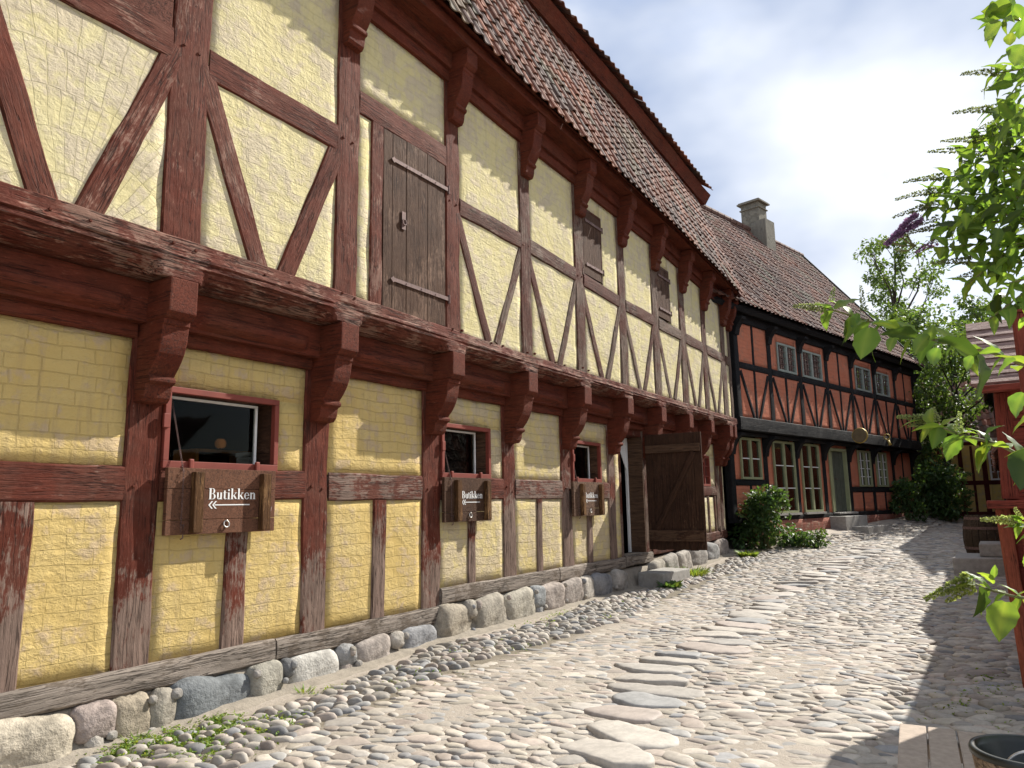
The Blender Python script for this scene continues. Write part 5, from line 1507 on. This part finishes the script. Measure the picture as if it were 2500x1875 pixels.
def butterfly_bush():
    t = thing('butterfly_bush', 'butterfly bush with bright green leaves and purple flower spikes overhanging at right', 'bush', (6.3, 2.6, 0))
    stems = MB(); lv = Leaves(); sp = Leaves(); pu = Leaves()
    def leaf(p, d, L, Wd=.26, droop=.6, fold=.35, roll=0, yl=.3, lo=.75, hi=1.3):
        lv.add(leaf_shape(L, L * Wd, droop, fold, 12), frame(d, roll=roll), p, rgreen(lo, hi, yl))
    def spray(pts, d, L, r=.004, spike=None, pairs=True, yl=.3):
        P = [at(x, y, dd) for (x, y, dd) in pts]
        stems.tube(P, [r * (1.25 - .8 * i / (len(P) - 1)) for i in range(len(P))], 6)
        if not pairs: return P
        k = 0
        for a, b in zip(P, P[1:]):
            n = max(1, int((b - a).length / (L * .42)))
            for i in range(n):
                q = a.lerp(b, (i + .5) / n); ax = (b - a).normalized()
                s = ax.cross(V((0, 0, 1))).normalized()
                for sg in (-1, 1):
                    dd = s * sg * .8 + ax * .55 + V((0, 0, RNG.uniform(-.55, .25)))
                    if k % 2: dd = V((0, 0, sg * .8 - .15)) + ax * .6 + s * RNG.uniform(-.4, .4)
                    leaf(q, dd, L * RNG.uniform(.65, 1.15), .22, RNG.uniform(.3, 1.0), .3, RNG.uniform(-.5, .5), yl)
                k += 1
        return P
    # A: long spray in front of the red roof
    A = spray([(2540, 905, 2.0), (2420, 860, 2.1), (2300, 835, 2.2), (2170, 800, 2.3), (2060, 765, 2.4), (2000, 748, 2.45)], 0, .11, .005)
    flower_spike(sp, at(2015, 752, 2.45), at(1936, 741, 2.5), .018, (1, 1, .9), 120)
    flower_spike(sp, at(2030, 735, 2.43), at(2036, 697, 2.44), .012, (.9, 1, .8), 40)
    flower_spike(sp, at(2110, 760, 2.35), at(2100, 690, 2.35), .014, (.8, .85, .75), 60)
    def L2(bx, by, tx_, ty_, d, W=.3, droop=.25, roll=0, yl=.2, dz=0.0, fold=.3, lo=.85, hi=1.15):  # low lo/hi put shade cast by other leaves into the tint
        W *= .88; droop = droop + RNG.uniform(0, .35); fold = fold + RNG.uniform(-.1, .25)
        a, b = at(bx, by, d), at(tx_, ty_, d + dz)
        leaf(a, b - a, (b - a).length * 1.0, W, droop, fold, roll, yl, lo, hi)
    L2(2122, 800, 2108, 882, 2.25, .46, .2, 1.57, .3, fold=.15, lo=1.25, hi=1.35)      # big lime leaf
    L2(2075, 775, 2075, 838, 2.3, .36, .3, 1.3)
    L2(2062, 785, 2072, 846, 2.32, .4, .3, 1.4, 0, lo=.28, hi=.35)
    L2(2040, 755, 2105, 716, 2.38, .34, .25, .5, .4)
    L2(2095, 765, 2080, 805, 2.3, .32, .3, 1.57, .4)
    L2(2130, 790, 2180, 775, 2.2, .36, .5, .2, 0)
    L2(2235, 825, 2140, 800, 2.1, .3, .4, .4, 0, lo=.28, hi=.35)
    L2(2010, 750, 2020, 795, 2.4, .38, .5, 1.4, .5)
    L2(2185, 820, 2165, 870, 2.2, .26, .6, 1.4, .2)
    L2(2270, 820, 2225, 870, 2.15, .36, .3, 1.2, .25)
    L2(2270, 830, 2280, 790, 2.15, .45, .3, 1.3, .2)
    L2(2290, 835, 2440, 850, 1.9, .28, .9, 0, 0, lo=.22, hi=.3)        # large drooping leaf, tinted dark for the shade of its neighbours
    L2(2290, 850, 2270, 905, 2.0, .34, .7, 1.4, .1)
    L2(2385, 868, 2412, 1005, 1.75, .36, .3, 1.57, 0, fold=.1, lo=.28, hi=.36)
    L2(2375, 870, 2352, 910, 1.8, .35, .5, 1.2, .5)
    L2(2440, 860, 2330, 858, 1.9, .2, .4, .3, .4)
    L2(2480, 880, 2420, 915, 1.85, .3, .4, .6, .2)
    # B: spray crossing the far house
    spray([(2560, 1150, 1.8), (2440, 1085, 1.9), (2350, 1062, 2.0), (2290, 1040, 2.1), (2240, 1020, 2.2)], 0, .085, .004)
    flower_spike(sp, at(2265, 1025, 2.18), at(2190, 1011, 2.2), .016, (1.1, 1.15, .9), 100)
    flower_spike(sp, at(2270, 1035, 2.18), at(2215, 1036, 2.2), .013, (1.1, 1.15, .9), 60)
    flower_spike(sp, at(2290, 1030, 2.1), at(2280, 990, 2.1), .011, (1, 1, .9), 40)
    flower_spike(sp, at(2338, 1055, 2.0), at(2342, 1000, 2.0), .014, (1.1, 1.2, .8), 50)
    L2(2262, 1035, 2258, 1085, 2.12, .22, .4, 1.57, .5)
    L2(2290, 1040, 2285, 1100, 2.08, .4, .3, 1.57, .1, lo=.8, hi=.9)
    L2(2345, 1065, 2303, 1130, 2.0, .36, .35, 1.4, .4, lo=1.1, hi=1.2)
    L2(2405, 1070, 2415, 1142, 1.92, .46, .3, 1.57, .1, lo=.8, hi=.9)
    L2(2395, 1080, 2402, 1152, 1.96, .34, .3, 1.57, .7, lo=1.2, hi=1.3)
    L2(2340, 1060, 2390, 1045, 2.0, .34, .3, .3, .6, lo=1.2, hi=1.3)
    L2(2300, 1040, 2340, 1010, 2.1, .3, .4, .3, .3)
    L2(2410, 1060, 2450, 1030, 1.9, .25, .3, .3, .5)
    L2(2530, 1100, 2482, 1205, 1.7, .42, .3, 1.57, 0, lo=.22, hi=.3)
    L2(2520, 1020, 2455, 1048, 1.7, .3, .5, .4, .5)
    L2(2500, 960, 2470, 1025, 1.75, .35, .4, 1.3, .2)
    L2(2540, 1105, 2440, 1097, 1.75, .18, .3, .4, .3)
    # C and D: low sprays near the shed post
    spray([(2560, 1300, 1.9), (2500, 1282, 2.0), (2475, 1272, 2.0)], 0, .07, .004)
    flower_spike(sp, at(2478, 1272, 2.0), at(2394, 1262, 2.05), .016, (1.3, 1.3, .9), 110)
    flower_spike(sp, at(2490, 1270, 2.0), at(2478, 1235, 2.0), .012, (1.3, 1.3, .9), 50)
    L2(2500, 1275, 2478, 1305, 2.0, .35, .3, 1.2, .4)
    spray([(2560, 1470, 2.0), (2470, 1455, 2.05), (2400, 1435, 2.1), (2370, 1420, 2.15)], 0, .07, .004, yl=.4)
    flower_spike(sp, at(2375, 1412, 2.15), at(2258, 1452, 2.2), .024, (1.1, 1.15, .7), 150)
    flower_spike(sp, at(2380, 1430, 2.15), at(2310, 1462, 2.2), .02, (1.2, 1.2, .7), 90)
    L2(2390, 1432, 2395, 1512, 2.05, .5, .2, 1.57, 0, lo=.28, hi=.35)
    L2(2455, 1470, 2445, 1568, 1.95, .42, .3, 1.3, .3, lo=.8, hi=.9)
    L2(2425, 1425, 2382, 1385, 2.1, .22, .3, .4, .4, lo=1.2, hi=1.3)
    L2(2365, 1415, 2410, 1405, 2.1, .24, .4, .2, .4, lo=1.2, hi=1.3)
    L2(2428, 1410, 2424, 1375, 2.1, .3, .2, .4, .2)
    L2(2560, 1440, 2460, 1430, 1.9, .3, .4, .4, .4)
    L2(2530, 1400, 2500, 1340, 1.8, .4, .4, .4, .3)
    # E: the dense crown at the upper right, arching out toward the street
    for (bx, by, tx_, ty_, d, spk) in [(2560, 60, 2385, 60, 2.6, None), (2580, 190, 2400, 180, 3.0, 1), (2600, 300, 2380, 270, 3.2, 1), (2600, 330, 2350, 345, 3.2, 1), (2620, 400, 2320, 372, 3.3, 1), (2620, 440, 2260, 435, 3.3, 2), (2620, 520, 2240, 470, 3.3, 1), (2620, 560, 2235, 505, 3.2, 1), (2620, 560, 2270, 555, 3.2, 2), (2640, 620, 2250, 605, 3.1, None), (2640, 680, 2330, 640, 3.0, 1), (2620, 560, 2330, 700, 2.9, None), (2640, 640, 2390, 780, 2.8, None), (2600, 480, 2380, 520, 3.0, None), (2640, 420, 2420, 420, 3.0, None), (2640, 600, 2440, 600, 2.9, None), (2600, 520, 2330, 520, 3.3, None), (2600, 360, 2430, 330, 3.2, None), (2600, 700, 2440, 690, 2.7, None), (2640, 340, 2440, 480, 3.1, None)]:
        mx, my = (bx + tx_) / 2 + RNG.normal(0, 15), (by + ty_) / 2 - 18
        P = spray([(bx, by, d + .1), (mx, my, d), (tx_ + 25, ty_, d - .05)], 0, .098, .0045, yl=.25)
        if spk:
            base = at(tx_ + 45, ty_ - 4, d - .05); tip = at(tx_ - 55, ty_ + RNG.uniform(-12, 22), d - .05)
            flower_spike(sp, base, tip, .020, (.85, .85, .8), 110)
            b2 = at(tx_ + 60, ty_ + 25, d); t2 = at(tx_ - 5, ty_ + 38 + RNG.uniform(-12, 12), d)
            flower_spike(sp, b2, t2, .016, (.85, .88, .75), 60)
    for _ in range(340):
        u = RNG.uniform(0, 1)
        y = 250 + 540 * RNG.beta(1.6, 1.7); xmin = np.interp(y, [230, 330, 430, 560, 640, 800], [2420, 2370, 2290, 2270, 2330, 2420])
        x = xmin + (2600 - xmin) * RNG.uniform(.05, 1) ** .8
        d = RNG.uniform(2.7, 3.5)
        p = at(x, y, d)
        leaf(p, V((RNG.normal(-.5, .6), RNG.normal(-.3, .6), RNG.normal(-.25, .5))), RNG.uniform(.05, .115), RNG.uniform(.19, .27), RNG.uniform(.2, .9), .3, RNG.uniform(-1, 1), .2, *((.25, .45) if RNG.uniform() < .35 else (.6, 1.3)))  # a share tinted dark, standing in for shade inside the crown
    for _ in range(48):
        y = RNG.uniform(130, 340); x = RNG.uniform(2425 + (y < 230) * 25, 2580); d = RNG.uniform(2.6, 3.3)
        leaf(at(x, y, d), V((RNG.normal(-.5, .6), RNG.normal(-.3, .6), RNG.normal(-.2, .5))), RNG.uniform(.05, .11), RNG.uniform(.19, .27), RNG.uniform(.2, .9), .3, RNG.uniform(-1, 1), .15, .5, 1.2)
    for (cx, cy, cz) in [(6.55, 4.9, 1.5), (6.8, 5.6, 2.2), (6.5, 4.4, 2.3), (7.0, 5.0, 2.9), (6.6, 6.0, 1.3), (6.35, 3.9, 1.4), (6.7, 6.2, 2.6)]:  # unseen foliage off to the right, added to shade the bench
        clump_leaves(lv, (cx, cy, cz), (.42, .5, .5), 240, .11, .26)
    # dead-looking twigs and the purple bloom
    flower_spike(pu, at(2245, 530, 3.2), at(2162, 588, 3.2), .034, (1, 1, 1), 260)
    flower_spike(pu, at(2285, 590, 3.2), at(2235, 612, 3.2), .022, (.7, .7, .7), 80)
    for (bx, by, tx_, ty_) in [(2235, 600, 2165, 588), (2235, 600, 2195, 572), (2235, 600, 2215, 575), (2235, 600, 2200, 612)]:
        stems.tube([at(bx, by, 3.2), at((bx + tx_) / 2, (by + ty_) / 2 + 6, 3.2), at(tx_, ty_, 3.2)], .004, 5)
        flower_spike(sp, at(tx_ + 6, ty_, 3.2), at(tx_ - 14, ty_ - 2, 3.2), .014, (.5, .5, .45), 22)
    # top corner
    L2(2470, 30, 2385, 25, 2.3, .34, .3, .6, .3, lo=.9, hi=1.1); L2(2440, 20, 2385, 45, 2.3, .4, .3, .6, .4)
    L2(2445, 55, 2390, 108, 2.3, .3, .2, 1.0, .4); L2(2448, 45, 2475, -20, 2.3, .4, .3, 1, 0)
    L2(2500, 40, 2500, 100, 2.2, .5, .3, 1.3, .3); L2(2470, 80, 2464, 120, 2.3, .4, .3, 1.2, .4)
    L2(2500, 110, 2470, 170, 2.3, .5, .3, 1.3, .3)
    # stems down to the root
    root = V((6.45, 2.7, 0))
    for (x, y, d) in [(2560, 905, 2.0), (2570, 1150, 1.8), (2570, 1300, 1.9), (2570, 1470, 2.0), (2620, 560, 3.2), (2620, 440, 3.3), (2600, 300, 3.2), (2640, 660, 3.0), (2570, 60, 2.6), (2580, 190, 3.0)]:
        p = at(x, y, d); r = root + V((RNG.uniform(-.2, .2), RNG.uniform(-.2, .2), gz(6.45, 2.7)))
        m = r.lerp(p, .55) + V((.25, .1, .15))
        stems.tube([r, r.lerp(m, .5) + V((.08, 0, .05)), m, m.lerp(p, .6) + V((.03, 0, .06)), p], [.022, .018, .013, .008, .005], 7)
    stems.build('stem', M['stem'], t, Matrix.Identity(4), smooth=True)
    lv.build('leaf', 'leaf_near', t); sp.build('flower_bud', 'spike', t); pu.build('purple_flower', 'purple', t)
    t.children[1]['kind'] = 'stuff'
    for c in t.children: c['kind'] = 'stuff'
butterfly_bush()

def shrub(name, label, x, y, w, h, n, L, mat='leaf_bush', cat='shrub', clumps=9, seed=0, Wd=.3, group=None, depth=None):
    z = gz(x, y); depth = depth or w * .8
    t = thing(name, label, cat, (x, y, z), 0, group)
    lv = Leaves(); st = MB()
    for k in range(clumps):
        f = k / max(1, clumps - 1)
        c = (x + RNG.uniform(-.36, .36) * w * (1.1 - .5 * f), y + RNG.uniform(-.34, .34) * depth, z + h * (.16 + .74 * f) + RNG.normal(0, .05 * h))
        r = (w * RNG.uniform(.17, .27), depth * RNG.uniform(.17, .27), h * RNG.uniform(.11, .19))
        clump_leaves(lv, c, r, n // clumps, L, Wd)
        st.tube([(x + RNG.uniform(-.1, .1) * w, y, z - .02), ((x + c[0]) / 2, (y + c[1]) / 2, z + (c[2] - z) * .6), c], [.018, .012, .006], 5)
    for k in range(int(14 + 8 * w)):
        a = RNG.uniform(0, 6.28); f = RNG.uniform(.25, .95)
        b = V((x + math.cos(a) * w * .34, y + math.sin(a) * depth * .34, z + h * f * .85)); d = V((math.cos(a), math.sin(a), RNG.uniform(.1, 1.1))).normalized()
        e = b + d * RNG.uniform(.16, .34) * (.5 + .5 * w); st.tube([b, b.lerp(e, .5) + V((0, 0, .02)), e], [.007, .005, .003], 4)
        for q in range(7):
            p = b.lerp(e, RNG.uniform(.3, 1)); k2 = L * RNG.uniform(.6, 1.1); sh = leaf_shape(1, Wd, .7, .3, 3)
            lv.add((sh[0] * k2, sh[1]), frame(d + V(RNG.normal(0, .7, 3)), roll=RNG.uniform(-1, 1)), p, rgreen(.7, 1.4, .4))
    st.build('stem', M['stem'], t, Matrix.Identity(4)); lv.build('foliage', mat, t)
    return t
shrub('shrub', 'dense dark green leafy shrub at the corner between yellow and red house', .74, 18.6, 1.4, 1.42, 3000, .12, clumps=26)
shrub('shrub', 'small leafy shrub in front of the red house end bay', 3.02, 28.2, 1.0, 1.35, 1100, .13, clumps=12)
shrub('shrub', 'broad dark green shrub at the foot of the far yellow house', 3.95, 29.9, 1.7, 1.9, 2800, .15, clumps=26)
shrub('shrub', 'tall dark climber covering the corner between red house and far house', 3.45, 31.6, 1.5, 5.0, 3000, .17, clumps=26)
shrub('shrub', 'low spreading green plant trailing over cobbles beside the corner shrub', 1.55, 19.0, .9, .35, 420, .12, clumps=7)

def weed(name, label, x, y, w, h, n, L=.10, Wd=.06, cat='weed', mat='grass', group=None):
    z = gz(x, y); lv = Leaves()
    for _ in range(n):
        a = RNG.uniform(0, 6.28); r = w * RNG.uniform(0, 1) ** .7
        p = (x + math.cos(a) * r, y + math.sin(a) * r, gz(x + math.cos(a) * r, y + math.sin(a) * r) - .005)
        d = V((math.cos(a) * .5, math.sin(a) * .5, RNG.uniform(.5, 1.3)))
        k = h * RNG.uniform(.5, 1.2)
        lv.add(leaf_shape(k, k * Wd, RNG.uniform(.3, 1.2), .3, 3), frame(d, roll=RNG.uniform(-1, 1)), p, rgreen(.7, 1.35, .5))
    o = lv.build(name, mat); tag(o, label, cat, group)
weed('grass_tuft', 'bright green grass tuft beside the stone step under the open door', .55, 13.75, .32, .22, 380, Wd=.05)
weed('broadleaf_weed', 'broad-leaved green weed in front of the stone step', .85, 12.05, .14, .17, 60, Wd=.35, mat='leaf_bush')
weed('broadleaf_weed', 'yellow-green weed sprouting at the far corner of the yellow house', .78, 16.9, .14, .2, 50, Wd=.3)
weed('grass_tuft', 'thin green tuft between the pale boulders of the yellow house', .45, 4.62, .06, .08, 40, Wd=.05)
weed('grass_tuft', 'wispy dry weed against the boulders at lower left', .36, 3.2, .07, .10, 30, Wd=.035)

def ground_cover():
    lv = Leaves(); sh = leaf_shape(1, .3, .8, .3, 2)
    spots = [(.62, 3.25, .34, .26, 2600), (.82, 3.6, .34, .3, 2200), (1.0, 3.25, .26, .24, 1300), (.5, 3.0, .2, .18, 800), (.55, 3.75, .18, .14, 700), (.95, 4.0, .2, .2, 240), (.6, 4.7, .12, .2, 120), (.75, 6.3, .25, .5, 150), (.7, 8.3, .25, .8, 280), (1.15, 8.9, .2, .7, 200), (.8, 10.5, .3, .9, 200), (1.2, 6.9, .15, .4, 90), (1.0, 5.3, .3, .5, 110), (.5, 9.0, .1, .5, 120), (5.2, 6.4, .3, .5, 200), (5.35, 7.2, .25, .6, 220)]
    for (cx, cy, rx, ry, n) in spots:
        for _ in range(n):
            x, y = cx + RNG.normal(0, .5) * rx, cy + RNG.normal(0, .5) * ry
            if nz((x, y, 0), 9, 2) < -.12: continue
            d = V((RNG.normal(0, .6), RNG.normal(0, .6), RNG.uniform(.3, 1)))
            k = RNG.uniform(.014, .036)
            lv.add((sh[0] * k, sh[1]), frame(d, roll=RNG.uniform(-1, 1)), (x, y, gz(x, y) + RNG.uniform(0, .022)), rgreen(.7, 1.3, .4))
    tag(lv.build('ground_cover', 'grass'), 'low green moss and chickweed growing between the cobbles', 'ground cover', kind='stuff')
ground_cover()

def tree(name, label, x, y, h, trunk_h, w, n, L, mat='leaf_tree', branches=9, open_=.5, group='trees behind the houses', lean=0.0, two=False):
    z = gz(x, y)
    t = thing(name, label, 'tree', (x, y, z), 0, group)
    tr = MB(); lv = Leaves()
    top = V((x + lean, y, z + h * .82))
    def limb(a, b, r0, r1, sag=.0):
        m = a.lerp(b, .5) + V((RNG.normal(0, .06), RNG.normal(0, .06), RNG.normal(0, .04))) * (b - a).length
        tr.tube([a, a.lerp(m, .5) + V((0, 0, .02 * h * .1)), m, m.lerp(b, .5), b], [r0, r0 * .85, (r0 + r1) / 2, r1 * 1.3, r1], 7)
        return m
    base = V((x, y, z - .2)); r = h * .016
    fork = base.lerp(top, .45)
    limb(base, fork, r * 1.3, r); limb(fork, top, r, r * .25)
    if two:
        b2 = V((x - w * .18, y + .5, z + h * .7)); limb(fork - V((0, 0, h * .2)), b2, r * .8, r * .3)
    for k in range(branches):
        f = trunk_h + (1 - trunk_h) * (k + .5) / branches
        st = base.lerp(top, min(.98, f * .95))
        a = k * 2.4 + RNG.uniform(-.4, .4)
        rad = w * .5 * math.sin(math.pi * min(1, (f - trunk_h) / (1 - trunk_h) * .8 + .18)) * RNG.uniform(.75, 1.1)
        en = V((st.x + math.cos(a) * rad, st.y + math.sin(a) * rad, z + h * min(.97, f + .10) + RNG.normal(0, .02) * h))
        mid = limb(st, en, r * .45 * (1.15 - f * .6), r * .08)
        for q in (.5, .8, 1.0):
            c = st.lerp(en, q); c += V(RNG.normal(0, .05 * w, 3))
            rr = w * RNG.uniform(.09, .16)
            clump_leaves(lv, c, (rr, rr, rr * .7), int(n / branches / 3), L, .3, shell=open_)
            tr.tube([st.lerp(en, q * .8), c], [r * .12, r * .04], 4)
    tr.build('trunk', M['bark'], t, Matrix.Identity(4)); lv.build('crown', mat, t)
    return t
tree('tree', 'tall slender tree with forked trunk and airy crown against the sky', 1.15, 54, 17.6, .48, 5.8, 5400, .25, branches=12, open_=.1, two=True)
tree('tree', 'bushy bright green tree filling the gap behind the far end of the red house', 3.0, 40, 9.0, .15, 6.0, 5200, .24, branches=16, open_=.4)
tree('tree', 'dark dense tree directly behind the gable of the red house', 1.6, 44.5, 10.6, .25, 4.6, 4200, .26, branches=14, open_=.4)
tree('tree', 'leafy dark tree standing in front of the far yellow house roof', 3.7, 31.6, 6.7, .50, 3.9, 5200, .16, branches=16, open_=.35, lean=1.0)
tree('tree', 'rounded tree showing above the grey plank roof at right', 5.6, 52, 12.6, .3, 5.0, 4000, .26, branches=14, open_=.35)
tree('tree', 'green tree rising behind the far yellow house', 4.6, 42, 8.6, .2, 5.0, 4600, .24, branches=14, open_=.4)

# =================================================================== SKY, SUN, CAMERA
SUN = V((.40, 1.02, .90)).normalized()
el = math.asin(SUN.z); az = math.atan2(SUN.x, SUN.y)
sd = bpy.data.lights.new('sun', 'SUN'); sd.energy = 5.0; sd.angle = math.radians(.53); sd.color = (1.0, .95, .86)
so = bpy.data.objects.new('sun', sd); COL.objects.link(so)
so.rotation_euler = (-SUN).to_track_quat('-Z', 'Y').to_euler(); so.location = (6, 6, 20)

wd = bpy.data.worlds.new('World'); sc.world = wd; wd.use_nodes = True
nt = wd.node_tree; nt.nodes.clear()
def wn(t, **k):
    n = nt.nodes.new(t)
    for a, b in k.items(): setattr(n, a, b)
    return n
sky = wn('ShaderNodeTexSky', sky_type='NISHITA'); sky.sun_disc = False; sky.sun_elevation = el; sky.sun_rotation = az
sky.air_density = 1.0; sky.dust_density = 1.2; sky.ozone_density = 1.5
tc = wn('ShaderNodeTexCoord'); mp = wn('ShaderNodeMapping'); mp.inputs['Scale'].default_value = (1.0, 1.0, 2.0); mp.inputs['Location'].default_value = (.3, .15, .1)
nt.links.new(tc.outputs['Generated'], mp.inputs['Vector'])
n1 = wn('ShaderNodeTexNoise'); n1.inputs['Scale'].default_value = 2.4; n1.inputs['Detail'].default_value = 7; n1.inputs['Roughness'].default_value = .52; n1.inputs['Distortion'].default_value = .25
nt.links.new(mp.outputs[0], n1.inputs['Vector'])
r1 = wn('ShaderNodeValToRGB'); r1.color_ramp.elements[0].position = .30; r1.color_ramp.elements[1].position = .48
nt.links.new(n1.outputs['Fac'], r1.inputs['Fac'])
n2 = wn('ShaderNodeTexNoise'); n2.inputs['Scale'].default_value = 1.7; n2.inputs['Detail'].default_value = 5; n2.inputs['Roughness'].default_value = .5
mp2 = wn('ShaderNodeMapping'); mp2.inputs['Location'].default_value = (4.1, 1.3, 2.2); mp2.inputs['Scale'].default_value = (1, 1, 1.7)
nt.links.new(tc.outputs['Generated'], mp2.inputs['Vector']); nt.links.new(mp2.outputs[0], n2.inputs['Vector'])
r2 = wn('ShaderNodeValToRGB')
r2.color_ramp.elements[0].position = .40; r2.color_ramp.elements[0].color = (2.8, 3.4, 4.7, 1)
r2.color_ramp.elements[1].position = .64; r2.color_ramp.elements[1].color = (7.4, 7.6, 7.9, 1)
d0 = (CAMR @ V((350, 700, 1820))).normalized(); d1 = (CAMR @ V((900, 420, 1820))).normalized()
def dotn(d):
    q = wn('ShaderNodeVectorMath', operation='DOT_PRODUCT'); nt.links.new(tc.outputs['Generated'], q.inputs[0]); q.inputs[1].default_value = d
    return q.outputs['Value']
def wmath(op, a, b):
    q = wn('ShaderNodeMath', operation=op)
    for i, v in enumerate((a, b)):
        if isinstance(v, float): q.inputs[i].default_value = v
        else: nt.links.new(v, q.inputs[i])
    return q.outputs[0]
bias = wmath('SUBTRACT', wmath('MULTIPLY', wmath('POWER', wmath('MAXIMUM', dotn(d1), 0.0), 30.0), .10), wmath('MULTIPLY', wmath('POWER', wmath('MAXIMUM', dotn(d0), 0.0), 16.0), .22))
nt.links.new(wmath('ADD', n2.outputs['Fac'], bias), r2.inputs['Fac'])
mx = wn('ShaderNodeMix', data_type='RGBA')
nt.links.new(r1.outputs['Color'], mx.inputs[0]); nt.links.new(sky.outputs[0], mx.inputs[6]); nt.links.new(r2.outputs['Color'], mx.inputs[7])
bg = wn('ShaderNodeBackground'); bg.inputs['Strength'].default_value = .10
nt.links.new(mx.outputs[2], bg.inputs['Color'])
ow = wn('ShaderNodeOutputWorld'); nt.links.new(bg.outputs[0], ow.inputs['Surface'])

cd = bpy.data.cameras.new('camera'); cam = bpy.data.objects.new('camera', cd); COL.objects.link(cam)
cd.sensor_width = 36; cd.lens = 36 * 1820 / 2500; cd.clip_end = 2000; cd.clip_start = .05
R = CAMR.copy(); R.col[2] = -R.col[2]
cam.matrix_world = Matrix.Translation(EYE) @ R.to_4x4()
sc.camera = cam
sc.view_settings.view_transform = 'Standard'; sc.view_settings.look = 'None'; sc.view_settings.gamma = 1
sc.view_settings.exposure = 0.74
